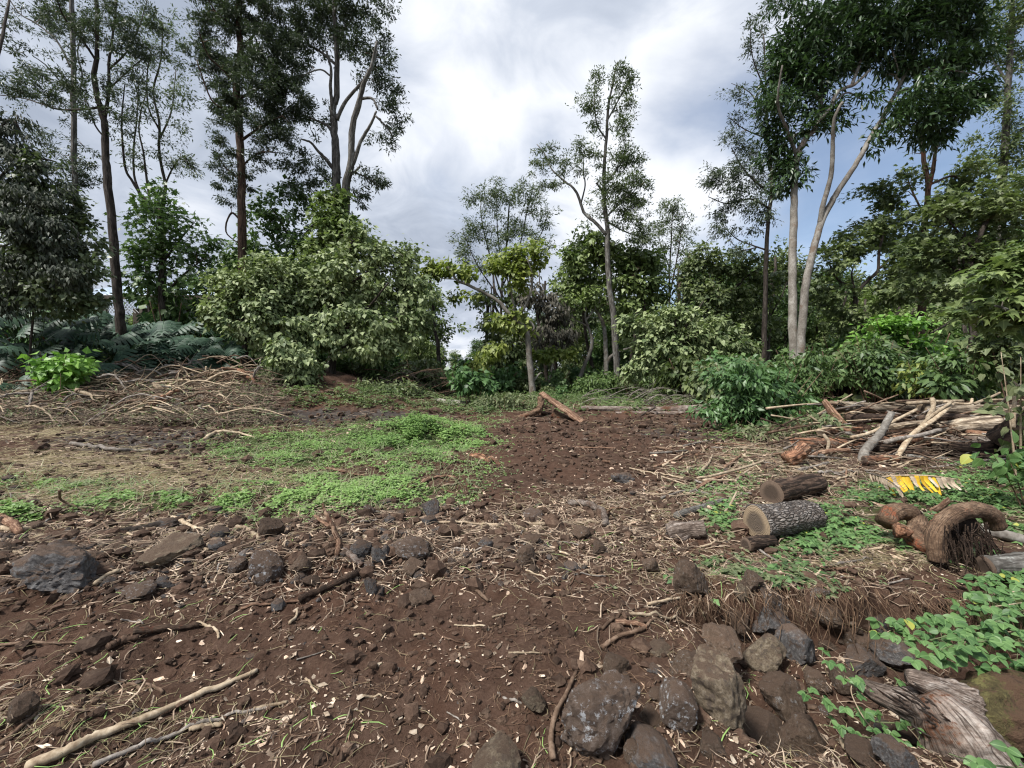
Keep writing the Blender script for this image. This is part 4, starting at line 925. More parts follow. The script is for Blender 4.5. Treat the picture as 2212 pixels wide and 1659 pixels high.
# named shrubs
LAN = dict(k='lance', L=17, a=.42, n=16, r=13, droop=.35, tilt=.5, mat='leaf_bush', st=3)
shrub(1650, 935, 10.6, 270, 150, LAN, 'dense leafy green bush of long pointed leaves where the clearing meets the log pile', n=330, stems=12, nparts=300)
shrub(1580, 925, 10.2, 120, 75, dict(LAN, L=15), 'low outer clump of pointed leaves at the left foot of the dense bush', n=70, stems=5, nparts=80)
shrub(1890, 870, 13.2, 170, 150, dict(LAN, L=13, n=18, mat='leaf_green'), 'tall leafy weed thicket directly behind the top log', n=210, stems=9)
shrub(1760, 880, 13.6, 150, 120, dict(LAN, L=13, n=18, mat='leaf_green'), 'leafy thicket at the foot of the two pale trunks', n=170, stems=7)
shrub(1950, 840, 15, 170, 165, dict(brd, L=11, n=22, mat='leaf_sapling'), 'weedy shrub with yellow-green flowering tips behind the log pile', n=110, stems=8)
shrub(2090, 868, 11.5, 190, 120, dict(LAN, L=21, a=.45, n=12, mat='leaf_green'), 'broad sapling with large drooping compound leaves right of the weedy shrub', n=120, stems=6, nparts=150)
shrub(2000, 872, 11.8, 80, 95, dict(LAN, L=14, n=14, mat='leaf_yellowgreen'), 'small sapling turning yellow and orange at its tips above the log pile', n=40, stems=4)
shrub(2190, 860, 10.5, 150, 190, dict(brd, L=13, n=18, mat='leaf_forest'), 'dark shrub against the right edge above the log pile', n=110, stems=6)
shrub(2205, 1010, 5.6, 90, 260, dict(k='heart', L=20, a=.75, n=9, r=18, mat='leaf_weed_dull', droop=.3, tilt=.6, st=5), 'spindly sapling with rounded grey-green leaves at the right edge in front of the logs', n=30, stems=3, nparts=150, twig='stick_tan')
shrub(2225, 1090, 4.4, 170, 120, dict(k='ovate', L=24, a=.7, n=9, r=20, mat='leaf_vine', droop=.2, tilt=.6, st=3), 'leafy green creeper heaped at the right edge behind the curved root', n=60, stems=6, nparts=300)
shrub(115, 862, 13.6, 120, 105, dict(k='heart', L=15, a=.85, n=13, r=12, mat='leaf_sapling', droop=.3, tilt=.45, st=3), 'bright green broadleaf sapling in front of the monstera thicket at left', n=90, stems=5, nparts=250)
shrub(190, 835, 15.5, 70, 40, dict(brd, mat='leaf_sapling', L=10), 'small light green seedling clump right of the bright sapling', n=36, stems=3)
shrub(1020, 868, 16.5, 90, 75, dict(brd, L=13, n=14, mat='leaf_bush'), 'bright leafy bush at the end of the fallen whitish log, centre', n=70, stems=5)
shrub(650, 872, 16.5, 170, 50, dict(fern, L=9, mat='leaf_forest'), 'ferny low bush in front of the pale drooping shrub', n=90, stems=6)
shrub(800, 868, 17.5, 190, 45, dict(fern, L=9, mat='leaf_forest'), 'dark ferny growth in the shade of the large mealy tree', n=110, stems=6)
shrub(1090, 885, 15.5, 120, 32, dict(fern, L=8, mat='leaf_weed_dull'), 'grey-green wilted weeds beside the upturned root slab', n=60, stems=5)
shrub(1650, 955, 9.2, 110, 40, dict(LAN, L=13, n=10, mat='leaf_weed_dull'), 'wilted pale leaves drooping below the dense bush', n=40, stems=4)
shrub(1760, 945, 8.8, 110, 55, dict(LAN, L=15, n=10, mat='leaf_weed_dull'), 'wilted pale-leaved cuttings at the left end of the log pile', n=46, stems=4)

# ------------------------------------------------------------------ monstera thicket
MG = 'monstera plants massed along the left edge'
def monstera_plant(px, py, Y, n, w, h, label, L=.8):
    b = P(px, py, Y); b[2] = float(H(b[0], Y))
    r = root('monstera_plant', label, 'plant', b, MG)
    g = Geo()
    for i in range(n):
        a = px + rng.uniform(-.5, .5) * w; q = py - h * rng.uniform(.08, 1.0)
        y = Y - .9 + rng.uniform(0, 1.6) + .9 * (py - q) / h
        tip = P(a, q, y)
        d = np.array([rng.normal(0, .45), -.75 + rng.normal(0, .25), -.45 + rng.normal(0, .3)])
        nn = np.array([rng.normal(0, .3), -.45, .9])
        l = L * rng.uniform(.65, 1.2)
        leaf_obj('monstera', MATS['leaf_monstera'], tip, d, nn, l, l * 1.0, r, b, 'leaf')
        st = np.array([b[0] + rng.normal(0, .25), Y + .5, b[2]])
        pp = catmull([st, (st + tip) / 2 + [0, .2, .35], tip], 6)
        tube(g, pp, .014, 4, cap=False)
    put('petioles', g.mesh('petioles', MATS['leaf_green'], True, b), r, kind='stuff')
    return r
ML = 'split-leaf monstera plant, '
for (px, py, Y, n, w, h, lab, L) in [
    (20, 870, 14.2, 24, 150, 150, 'lowest clump at the left edge below the dead-leaved tree', .75),
    (40, 800, 15.2, 26, 170, 170, 'tall dark clump climbing under the dead-leaved tree', .95),
    (150, 810, 15.4, 26, 150, 130, 'clump behind the bright green sapling', .85),
    (140, 720, 16.6, 22, 160, 90, 'upper dark clump under the leaning pale trunk', .9),
    (30, 690, 15.6, 22, 130, 120, 'highest clump at the left edge, among the dead hanging leaves', .9),
    (225, 805, 16.4, 24, 120, 100, 'clump just left of the slender dark trunk', .8),
    (240, 730, 17.6, 20, 130, 60, 'shaded clump behind the slender dark trunk near the lattice', .8),
    (325, 800, 17.4, 26, 120, 110, 'pale-lit clump just right of the slender dark trunk', .85),
    (400, 795, 17.6, 26, 130, 100, 'pale-lit clump in the middle of the right half of the thicket', .85),
    (470, 795, 17.4, 22, 100, 90, 'rightmost clump beside the reddish massive tree', .8),
    (350, 730, 18.4, 18, 150, 40, 'upper row clump below the fresh green tree', .8)]:
    monstera_plant(px, py, Y, n, w, h, ML + lab, L)
# ------------------------------------------------------------------ rocks
def ico(sub):
    import bmesh
    bm = bmesh.new(); bmesh.ops.create_icosphere(bm, subdivisions=sub, radius=1.0)
    V = np.array([v.co[:] for v in bm.verts]); T = np.array([[v.index for v in f.verts] for f in bm.faces]); bm.free()
    return V, T
ICO = {k: ico(k) for k in (1, 2, 3, 4, 5)}
def rock_shape(sub, seed, planes=10, rough=.13):
    q = np.random.default_rng(seed)
    D, T = ICO[sub]
    n = nrm(q.normal(0, 1, (planes, 3))); h = q.uniform(.62, 1.0, planes)
    c = D @ n.T
    r = np.min(np.where(c > .08, h / np.maximum(c, .08), 9), axis=1)
    r = np.minimum(r, 1.25)
    r = r * (1 + rough * n3(D * 1.0 + seed, 2.2, 4, seed % 50) + rough * .8 * n3(D + seed * .3, 6.0, 4, seed % 40))
    return D * r[:, None], T
ROCKM = {}
def rock_mesh(sub, k, mat):
    key = (sub, k, mat)
    if key not in ROCKM:
        V, T = rock_shape(sub, 100 + k * 7 + sub, rough={2: .09, 3: .08, 4: .075, 5: .085}[sub])
        V = V / np.abs(V).max(axis=0)
        g = Geo(); g.add(V, T); ROCKM[key] = g.mesh('rock', MATS[mat], sub >= 4)
        if sub >= 4:
            me = ROCKM[key]
            try: me.set_sharp_from_angle(angle=math.radians(30))
            except Exception: pass
    return ROCKM[key]
_rk = [0]
def rock(x0, x1, y0, y1, mat, label, group=None, sub=4, k=None, depth=.85, sink=.34, rot=None, name='rock'):
    cx = (x0 + x1) / 2
    b = G(cx, y1 - .12 * (y1 - y0))
    s = b[1] / FPX
    w, hgt = (x1 - x0) * s / 2, (y1 - y0) * s / 2 * 1.02
    _rk[0] += 1
    k = (_rk[0] * 5) % 11 if k is None else k
    o = put(name, rock_mesh(sub, k, mat), None, (b[0], b[1] + w * depth * .5, b[2] + hgt * (1 - sink)), label=label, category='rock', group=group)
    o.scale = (w * 1.12, w * depth * 1.1, hgt * 1.2)
    o.rotation_euler = (rng.uniform(-.15, .15), rng.uniform(-.15, .15), rng.choice([0, math.pi]) + rng.uniform(-.3, .3)) if rot is None else rot
    return o
rock(1217, 1404, 1448, 1646, 'rock_lichen', 'big dark rock with white-crusted edge, dried stalk lying across it', sub=5, k=3, depth=.7, sink=.35)
rock(1417, 1511, 1486, 1590, 'rock_lichen', 'dirt-covered rock with pale crust between the big white-edged rock and the ochre one')
rock(1495, 1620, 1420, 1568, 'rock_ochre', 'large ochre-yellow crusted rock at the front of the pit', sub=5, k=5, sink=.3)
rock(1123, 1178, 1500, 1540, 'rock_ochre', 'small flat brown rock left of the big white-edged rock')
rock(1350, 1392, 1608, 1659, 'rock_brown', 'small brown stone just below the big white-edged rock')
rock(1018, 1124, 1618, 1690, 'rock_ochre', 'rough tan rock cut off by the bottom edge', k=2)
rock(1630, 1702, 1283, 1330, 'rock_lichen', 'pale weathered stone topping the dark porous lump at the pit', sink=0)
rock(1622, 1708, 1316, 1392, 'rock_grey', 'dark porous lava lump under the pale weathered stone', k=7)
rock(1690, 1774, 1360, 1446, 'rock_grey', 'blue-grey rock with a yellow corner leaning over the dark gap', k=4)
rock(1622, 1702, 1380, 1464, 'rock_ochre', 'rusty broken rock against the left side of the dark gap', k=6)
rock(1644, 1742, 1466, 1560, 'rock_brown', 'squat dirt-brown rock right of the ochre-yellow one', k=1)
rock(1836, 1914, 1416, 1462, 'rock_grey', 'grey stone showing behind the pale dead wood')
rock(1908, 1998, 1396, 1456, 'rock_grey', 'dark grey stone under the leafy vines at the pit')
rock(1912, 1994, 1612, 1680, 'rock_grey', 'grey stone under the dead stump at the bottom edge')
rock(1700, 1800, 1560, 1650, 'rock_brown', 'soil-coated stone half buried below the squat brown rock', sink=.6)
rock(1800, 1860, 1450, 1500, 'rock_brown', 'brown stone left of the pale dead wood tip', sink=.5)
rock(1455, 1532, 1222, 1300, 'rock_brown', 'steep dirt-coated block standing left of the curved bark piece', k=9)
rock(1387, 1424, 1206, 1240, 'rock_brown', 'small dark cube-like clod left of the steep block', sub=3)
rock(1326, 1370, 1022, 1046, 'rock_grey', 'flat dark slab lying in the middle of the dirt track', sub=3)
rock(1132, 1178, 1103, 1124, 'rock_lichen', 'pale grey flat slab beside the forked twig', sub=3)
rock(1586, 1618, 1262, 1300, 'rock_ochre', 'small ochre stone in front of the bank', sub=3)
rock(1604, 1652, 1238, 1280, 'rock_brown', 'brown stone below the curved bark piece', sub=3)
rock(28, 182, 1196, 1292, 'rock_grey', 'large knobbly lava boulder at the left edge', sub=5, k=8, sink=.25)
rock(92, 150, 1180, 1226, 'rock_grey', 'knob of lava on top of the large boulder at the left edge', k=4, sink=0)
rock(284, 402, 1172, 1226, 'rock_ochre', 'tan split rock in the rubble right of the lava boulder', k=5, rot=(.2, -.3, .2))
rock(443, 492, 1134, 1168, 'rock_grey', 'dark stone below the weed patch at the tip of a pale stick', sub=3)
rock(140, 208, 1200, 1226, 'rock_brown', 'low pinkish brown stone right of the lava boulder', sub=3)
rock(258, 330, 1265, 1298, 'rock_lichen', 'flat white-topped stone in the soil below the lava boulder', sub=3)
rock(450, 486, 1168, 1194, 'rock_grey', 'small grey stone in the rubble right of the tan split rock', sub=3)
rock(485, 523, 1210, 1244, 'rock_lichen', 'stone with a white cap left of the double rock', sub=3)
rock(520, 594, 1200, 1262, 'rock_lichen', 'double rock with a white-grey top left of the upright bark strip', k=2)
rock(330, 380, 1124, 1143, 'rock_grey', 'grey stone behind the long dark stick below the weeds', sub=3)
rock(549, 602, 1124, 1170, 'rock_brown', 'earthy stone at the lower edge of the weed patch', sub=3)
rock(617, 665, 1206, 1248, 'rock_brown', 'brown stone left of the foot of the upright bark strip', sub=3)
rock(756, 800, 1172, 1206, 'rock_grey', 'blue-grey stone right of the upright bark strip', sub=4, k=3)
rock(794, 832, 1184, 1217, 'rock_grey', 'dark square stone touching the blue-grey stone', sub=4, k=6)
rock(833, 928, 1174, 1214, 'rock_lichen', 'long whitish broken rock in the middle rubble', k=9)
rock(906, 946, 1074, 1123, 'rock_grey', 'upright dark stone below the orange bark pieces', k=1)
rock(782, 808, 1092, 1118, 'rock_lichen', 'small pale stone left of the upright dark stone', sub=3)
rock(867, 912, 1212, 1244, 'rock_brown', 'dark wedge stone below the long whitish rock', sub=3)
rock(786, 814, 1250, 1286, 'rock_grey', 'dark lump right of the dark branch', sub=3)
rock(964, 985, 1204, 1222, 'rock_lichen', 'tiny blue-white stone right of the whitish rock', sub=3)
rock(1028, 1062, 1164, 1184, 'rock_grey', 'small grey stone near the end of the long buried stick', sub=3)
rock(872, 930, 1280, 1312, 'rock_brown', 'earth-covered stone below the rubble band', sub=3, sink=.5)
rock(1235, 1275, 1140, 1170, 'rock_brown', 'brown stone under the forked twig', sub=3)
rock(1115, 1160, 1185, 1222, 'rock_brown', 'crumbly brown stone right end of the rubble band', sub=3)
rock(1276, 1310, 1172, 1204, 'rock_brown', 'dark pointed stone in the soil left of the broken stump end', sub=3)
rock(0, 60, 1500, 1560, 'rock_brown', 'dirt-crusted stone at the left edge near the cane', sub=3, sink=.5)
RG = 'scattered lava stones in the rubble'
for i in range(190):
    if i < 130: px, py = 1330 * rng.uniform(0, 1) ** 1.5 - 60, rng.normal(1195, 42)
    elif i < 150: px, py = rng.uniform(150, 900), rng.normal(930, 25)
    elif i < 165: px, py = rng.uniform(1100, 1500), rng.normal(930, 20)
    else: px, py = rng.uniform(1350, 1950), rng.uniform(1280, 1600)
    b = G(px, max(py, 890)); r = rng.uniform(.022, .075) * (1.5 if py < 960 else 1)
    if i >= 165: r *= .8
    o = put('rock', rock_mesh(3 if r * FPX / b[1] > 12 else 2, i % 11, ['rock_grey', 'rock_brown', 'rock_brown', 'rock_lichen', 'rock_grey', 'rock_brown'][i % 6]), None, (b[0], b[1], b[2] + r * .05), label=['small dark grey lava stone', 'small soil-brown stone', 'small earthy brown stone', 'small pale-crusted stone', 'small grey lava stone', 'small crumbly brown stone'][i % 6] + (' lying loose in the middle rubble band' if i < 130 else ' on the dark mud beyond the weeds' if i < 150 else ' on the far end of the dirt track' if i < 165 else ' loose among the pit rocks'), category='rock', group=RG)
    o.scale = (r * rng.uniform(.8, 1.4), r, r * rng.uniform(.55, .9)); o.rotation_euler = (rng.uniform(-.4, .4), rng.uniform(-.4, .4), rng.uniform(0, 6.28))

# ------------------------------------------------------------------ logs
def disc(g, c, d, r):
    a = nrm(np.cross(d, [0.1, .2, 1.0])); b = np.cross(d, a); V, U, T = [c], [(0, 0)], []
    for k, f in enumerate((.35, .7, 1.0)):
        for j in range(24):
            t = j / 24 * 2 * math.pi; V.append(c + (a * math.cos(t) + b * math.sin(t)) * r * f * (1 + .04 * math.sin(3 * t)) - d * .006 * (f == 1.0)); U.append((f, abs(t - math.pi)))
    for j in range(24):
        n = (j + 1) % 24; T.append((0, 1 + j, 1 + n))
        for k in (0, 1): p = 1 + k * 24; T += [(p + j, p + 24 + j, p + 24 + n), (p + j, p + 24 + n, p + n)]
    g.add(V, T, U)
def rag(n, a): return 1 + rng.uniform(-a, a, n)
def log(pts, w0, w1, bark, label, cut=None, cat='log', name='log', bump=.10, bf=7, sides=14, flat=1.0, taper_end=True, nseg=None, ridge=.12, rest=False, fit=None):
    if fit:
        k = min(range(len(pts)), key=lambda i: abs(pts[i][0] - fit[0]) + abs(pts[i][1] - fit[1])); f = G(*fit)[1] / pts[k][2]; pts = [(a, b, c * f) for a, b, c in pts]
    """pts (px,py,Y); widths in px at the first point's distance"""
    if rest: pts = [(a, b, G(a, b + (w0 + (w1 - w0) * i / (len(pts) - 1)) * .47)[1] + .02) for i, (a, b, _) in enumerate(pts)]
    Q = np.array([P(*p) for p in pts]); s = pts[0][2] / FPX
    if sides > 10: sides = max(sides, 20)
    n = nseg or max(14, len(pts) * 9)
    q = catmull(Q, n); rad = np.linspace(w0, w1, n) * s / 2
    b = q[0].copy()
    g = Geo(); tube(g, q, rad, sides, bump, bf / max(rad.mean() * 6, .2), seed=len(label), flat=flat, ridge=ridge if sides > 10 else 0)
    o = put(name, g.mesh(name, MATS[bark], True, b), None, tuple(b), label=label, category=cat)
    if cut:
        for e, (m, a) in enumerate(((0, 1), (n - 1, n - 2))):
            if e == 1 and not taper_end: continue
            d = nrm(q[m] - q[a]); r = rad[m] * .97
            g = Geo(); disc(g, q[m] + d * .012, d, r)
            put('cut_face', g.mesh('cut_face', MATS[cut], False, b), o)
    return o
log([(1634, 1129, 4.25), (1690, 1121, 4.45), (1752, 1114, 4.75)], 74, 66, 'log_cracked', 'thick sawn log with cracked grey bark, lower of two near the bank', 'cut_wood', bump=.05, sides=28, nseg=40, rest=True)
log([(1667, 1064, 4.95), (1715, 1052, 5.25), (1766, 1042, 5.6)], 52, 44, 'log_dark', 'dark sawn log with rough bark, upper of two behind the thick grey one', 'cut_dark', bump=.07, sides=24, nseg=36, rest=True)
log([(1612, 1176, 4.05), (1640, 1172, 4.1), (1668, 1168, 4.2)], 30, 26, 'log_dark', 'short dark block wedged beneath the sawn face of the grey log', 'cut_dark', rest=True)
log([(1797, 879, 9.6), (1850, 880, 9.6), (1905, 882, 9.7), (2000, 884, 9.9)], 27, 22, 'log_weathered', 'weathered grey-tan log with rounded end, topmost at the left of the pile', 'cut_wood', flat=.95)
log([(1990, 884, 9.5), (2100, 884, 9.5), (2215, 888, 9.4), (2330, 893, 9.3)], 26, 26, 'log_weathered', 'pale orange weathered log, topmost at the right end of the pile', 'cut_wood')
log([(1780, 866, 9.2), (1797, 890, 9.0), (1822, 922, 8.8)], 15, 26, 'bark_strip', 'leaning slab of pinkish bark against the left end of the top log', None, cat='bark', name='bark_slab', flat=.45)
log([(1772, 933, 8.6), (1810, 931, 8.7), (1860, 929, 8.9)], 19, 16, 'log_red', 'short reddish log below the leaning bark slab', 'cut_wood')
log([(1700, 957, 7.9), (1760, 958, 8.0), (1850, 960, 8.1)], 24, 24, 'log_red', 'long orange-red stripped log low on the left of the pile', 'cut_wood', rest=True)
log([(1846, 960, 7.8), (1932, 950, 7.9), (2000, 951, 8.0), (2045, 962, 8.0)], 22, 26, 'log_red', 'reddish crooked log in the middle of the pile under the pale sticks', None, rest=True)
log([(2060, 955, 8.2), (2110, 951, 8.2), (2160, 948, 8.2)], 22, 18, 'dead_wood', 'bleached whitish log at the right, partly behind the dark crooked one', None)
log([(2024, 928, 8.7), (2070, 921, 8.6), (2110, 917, 8.5), (2158, 914, 8.4)], 30, 34, 'log_weathered', 'thick tan-grey log with dark split end, right of the crossing sticks', 'cut_dark')
log([(2028, 962, 7.6), (2070, 972, 7.5), (2110, 976, 7.5), (2160, 970, 7.5)], 28, 34, 'log_dark', 'dark brown crooked log at the lower right of the pile', None, bump=.2, rest=True)
log([(1868, 993, 7.2), (1900, 992, 7.2), (1940, 991, 7.3)], 17, 16, 'log_red', 'short dark red log lying lowest, behind the banana leaf', 'cut_dark', rest=True)
log([(1700, 994, 7.2), (1722, 982, 7.2), (1738, 968, 7.3)], 34, 26, 'log_red', 'splintered stump end standing at the left foot of the pile', None, cat='stump', bump=.35, fit=(1700, 1008))
log([(1715, 966, 7.4), (1745, 975, 7.3), (1780, 990, 7.2)], 12, 14, 'bark_grey', 'grey broken branch leaning on the splintered stump end', None)
log([(2172, 962, 5.9), (2200, 945, 5.8), (2250, 925, 5.7), (2300, 910, 5.6)], 74, 80, 'log_dark', 'shaggy dark fibrous trunk entering at the right edge', 'cut_dark', bump=.16, sides=24, nseg=40, fit=(2190, 990))
log([(1926, 893, 8.2), (1912, 918, 8.0), (1898, 942, 7.7), (1870, 973, 7.3), (1864, 1002, 7.1)], 12, 17, 'bark_pale', 'pale mottled birch-like branch propped up against the middle of the pile', None, cat='branch', name='branch')
log([(2058, 872, 8.6), (2020, 905, 8.2), (1972, 938, 7.7), (1938, 987, 7.2)], 8, 9, 'stick_tan', 'long straight pale stick slanting across the pile, steepest of the crossing sticks', None, cat='stick', name='stick')
log([(2030, 929, 8.0), (1985, 941, 7.7), (1940, 948, 7.5), (1912, 956, 7.4)], 9, 8, 'stick_grey', 'grey-white stick lying almost flat across the reddish middle log', None, cat='stick', name='stick')
log([(1980, 885, 8.4), (1930, 910, 8.1), (1880, 935, 7.8), (1840, 945, 7.6)], 6, 7, 'stick_tan', 'thin tan stick crossing behind the birch-like branch', None, cat='stick', name='stick')
log([(2056, 868, 8.5), (2010, 900, 8.3), (1985, 925, 8.1)], 6, 6, 'stick_tan', 'second thin tan stick fanning out below the top log', None, cat='stick', name='stick')
log([(2014, 862, 9.0), (2016, 880, 8.8), (2005, 900, 8.6), (1998, 925, 8.4)], 9, 6, 'stick_tan', 'short upright pale root rising above the top of the pile', None, cat='root', name='root')
log([(2100, 862, 8.9), (2095, 872, 8.8), (2070, 872, 8.8), (2040, 868, 8.7)], 5, 6, 'stick_tan', 'crooked pale root curling along the top of the pile', None, cat='root', name='root')
log([(2194, 825, 6.4), (2192, 860, 6.3), (2190, 890, 6.2), (2187, 925, 6.1)], 6, 8, 'stick_tan', 'upright tan stem standing before the right end of the top log', None, cat='stick', name='stick')
log([(2205, 830, 7.0), (2185, 850, 7.2), (2164, 872, 7.5)], 5, 7, 'stick_grey', 'grey branch leaning over the right end of the pile', None, cat='stick', name='stick')
log([(2000, 1012, 6.6), (2060, 1004, 6.7), (2110, 996, 6.8), (2190, 990, 6.9)], 5, 4, 'stick_grey', 'long thin grey stick lying in the weeds behind the banana leaf', None, cat='stick', name='stick')
log([(1780, 940, 8.0), (1790, 955, 7.6), (1786, 975, 7.3)], 7, 5, 'stick_tan', 'short broken stake leaning on the orange-red log', None, cat='stick', name='stick')
MG2 = 'broken limbs filling the log pile'
for (pts, w0, w1, mt, lab) in [
    ([(1830, 905, 9.0), (1880, 903, 9.0), (1945, 908, 9.1)], 20, 18, 'log_dark', 'dark limb in the shadow just under the weathered top log'),
    ([(1900, 925, 8.6), (1950, 920, 8.6), (2010, 912, 8.6)], 16, 14, 'log_weathered', 'tan limb behind the birch-like branch, sloping up right'),
    ([(1850, 972, 7.6), (1910, 968, 7.6), (1985, 975, 7.6)], 16, 15, 'log_dark', 'dark limb low between the birch-like branch and the crossing sticks'),
    ([(1960, 985, 7.3), (2030, 990, 7.2), (2095, 1000, 7.1)], 10, 8, 'bark_grey', 'thin grey limb at the foot of the dark crooked log'),
    ([(2090, 935, 8.3), (2140, 940, 8.2), (2200, 938, 8.1)], 15, 14, 'log_red', 'reddish limb below the thick tan-grey log'),
    ([(1745, 985, 7.2), (1790, 975, 7.3), (1835, 972, 7.4)], 12, 9, 'bark_strip', 'pinkish split limb below the orange-red log'),
    ([(1690, 1010, 6.9), (1730, 1004, 6.9), (1775, 1010, 6.8)], 14, 12, 'log_red', 'splintered reddish limb lying before the stump end'),
    ([(1960, 872, 9.4), (2010, 868, 9.4), (2080, 866, 9.5)], 9, 6, 'stick_tan', 'pale peeled limb lying on the top logs'),
    ([(2105, 872, 9.2), (2140, 858, 9.3), (2160, 848, 9.4)], 6, 4, 'stick_tan', 'short peeled limb sticking up at the right of the pile top'),
    ([(1985, 905, 8.7), (2040, 900, 8.7), (2090, 902, 8.7)], 15, 13, 'log_dark', 'dark limb behind the crossing pale sticks')]:
    log(pts, w0, w1, mt, lab, None, cat='branch', name='limb_log')
# crossing rubbish in the pile: individual loose sticks
SG = 'loose sticks tangled in the log pile'
for i in range(120):
    px, py = rng.uniform(1690, 2200), rng.uniform(866, 1008)
    Y = 9.6 - (py - 872) / 133 * 2.9
    a = rng.uniform(-.9, .9); l = rng.uniform(18, 75)
    p = [(px - l * math.cos(a), py - l * math.sin(a) * .5, Y + rng.uniform(-.3, .3)), (px, py + rng.uniform(-6, 3), Y), (px + l * math.cos(a), py + l * math.sin(a) * .5, Y + rng.uniform(-.3, .3))]
    o = log(p, rng.uniform(2.5, 6.5), rng.uniform(1.5, 3.5), ['stick_tan', 'stick_grey', 'stick_brown', 'bark_brown'][i % 4], ['thin tan stick', 'thin grey stick', 'thin brown stick', 'thin dark stick'][i % 4] + ' tangled in the right-hand log pile, ' + ('left end' if px < 1830 else 'middle' if px < 2030 else 'right end') + (', upper' if py < 935 else ', lower') + ' part', None, cat='stick', name='stick', sides=5, nseg=7, bump=.05)
    o['group'] = SG
# roots near right
log([(2026, 1212, 3.75), (2020, 1168, 3.78), (2034, 1132, 3.82), (2068, 1108, 3.88), (2110, 1101, 3.95), (2140, 1112, 4.0), (2152, 1136, 4.02)], 33, 36, 'root_wood', 'thick arched brown root stump curving up like a hook at the right', None, cat='root', name='root_stump', bump=.12, ridge=.05, sides=26, nseg=60, fit=(2026, 1222))
_rs = COL.objects[-1]
_f = float(_rs.location.y) / 3.95
g = Geo()
for i in range(150):
    a = P(rng.uniform(2040, 2140), rng.uniform(1125, 1190), (3.95 + rng.uniform(-.05, .15)) * _f)
    c = a + np.array([rng.normal(0, .06), rng.normal(-.03, .06), -rng.uniform(.12, .42)])
    tube(g, catmull([a, (a + c) / 2 + rng.normal(0, .03, 3), c], 5), [.005, .004, .003, .003, .002], 3, cap=False)
V, T = rock_shape(4, 5, 13, .2); c = P(2090, 1172, 4.08 * _f); g.add(V * np.array([.15, .06, .13]) + c + [0, .12, 0], T)
put('root_mass', g.mesh('root_mass', MATS['log_dark'], False, np.array(_rs.location)), _rs, kind='stuff')
log([(1912, 1128, 4.1), (1925, 1110, 4.15), (1948, 1104, 4.2), (1976, 1116, 4.2), (1983, 1140, 4.1), (1974, 1162, 4.0), (1996, 1178, 3.9), (2024, 1188, 3.8)], 36, 34, 'root_wood', 'knotted reddish root curling left of the arched hook root', None, cat='root', name='root_stump', bump=.18, ridge=.06, sides=22, nseg=60, fit=(1990, 1196))
log([(1935, 1142, 4.0), (1950, 1146, 3.98), (1964, 1150, 3.97)], 30, 22, 'log_red', 'splintered bright red wood broken out of the knotted root', None, cat='wood', name='wood_chunk', bump=.4, fit=(1950, 1190))
log([(2130, 1224, 3.4), (2165, 1222, 3.4), (2230, 1216, 3.4)], 44, 46, 'bark_grey', 'grey bark log end below the arched hook root at the right edge', 'cut_dark', fit=(2150, 1246))
log([(2120, 1140, 4.2), (2150, 1150, 4.15), (2230, 1172, 4.1)], 20, 22, 'bark_pale', 'pale log running to the right edge behind the arched hook root', None, fit=(2130, 1160))
log([(2010, 1106, 4.4), (2030, 1096, 4.45), (2050, 1080, 4.5)], 16, 15, 'bark_strip', 'pinkish wood scrap lying in the weeds between the two curled roots', None, cat='wood', name='wood_scrap', flat=.35, fit=(2030, 1108))
log([(1443, 1152, 3.95), (1480, 1146, 4.0), (1524, 1142, 4.1)], 40, 36, 'dead_wood', 'stubby broken wood block with dark hollow side, left of the sawn log', None, cat='stump', name='stump_piece', bump=.25, sides=18, nseg=24, rest=True)
log([(1462, 1114, 4.4), (1510, 1098, 4.6), (1565, 1082, 4.8)], 17, 14, 'bark_grey', 'mossy grey branch slanting up left of the sawn logs', None, cat='branch', name='branch', rest=True)
log([(1566, 1199, 3.45), (1590, 1212, 3.4), (1620, 1222, 3.4), (1652, 1222, 3.4)], 18, 20, 'bark_brown', 'dark curved bark piece on the bank edge', None, cat='bark', name='bark_piece', flat=.5, rest=True)
log([(1498, 1058, 5.3), (1545, 1032, 5.6), (1592, 1018, 5.9)], 9, 16, 'bark_strip', 'orange splinter of bark left of the dark sawn log', None, cat='bark', name='bark_piece', flat=.4, rest=True)
log([(1530, 1030, 5.4), (1600, 1012, 5.7), (1650, 996, 6.0)], 6, 5, 'stick_tan', 'thin tan stick running up towards the splintered stump end', None, cat='stick', name='stick')
log([(1492, 1162, 3.75), (1500, 1140, 3.9), (1520, 1122, 4.0), (1548, 1118, 4.1), (1572, 1098, 4.25), (1592, 1062, 4.5)], 7, 5, 'stick_tan', 'crooked yellowish root bending up in front of the sawn face', None, cat='root', name='root')
log([(1566, 1110, 4.2), (1585, 1140, 4.05), (1602, 1176, 3.9)], 11, 15, 'bark_strip', 'narrow strip of brown bark standing left of the sawn face', None, cat='bark', name='bark_piece', flat=.35)
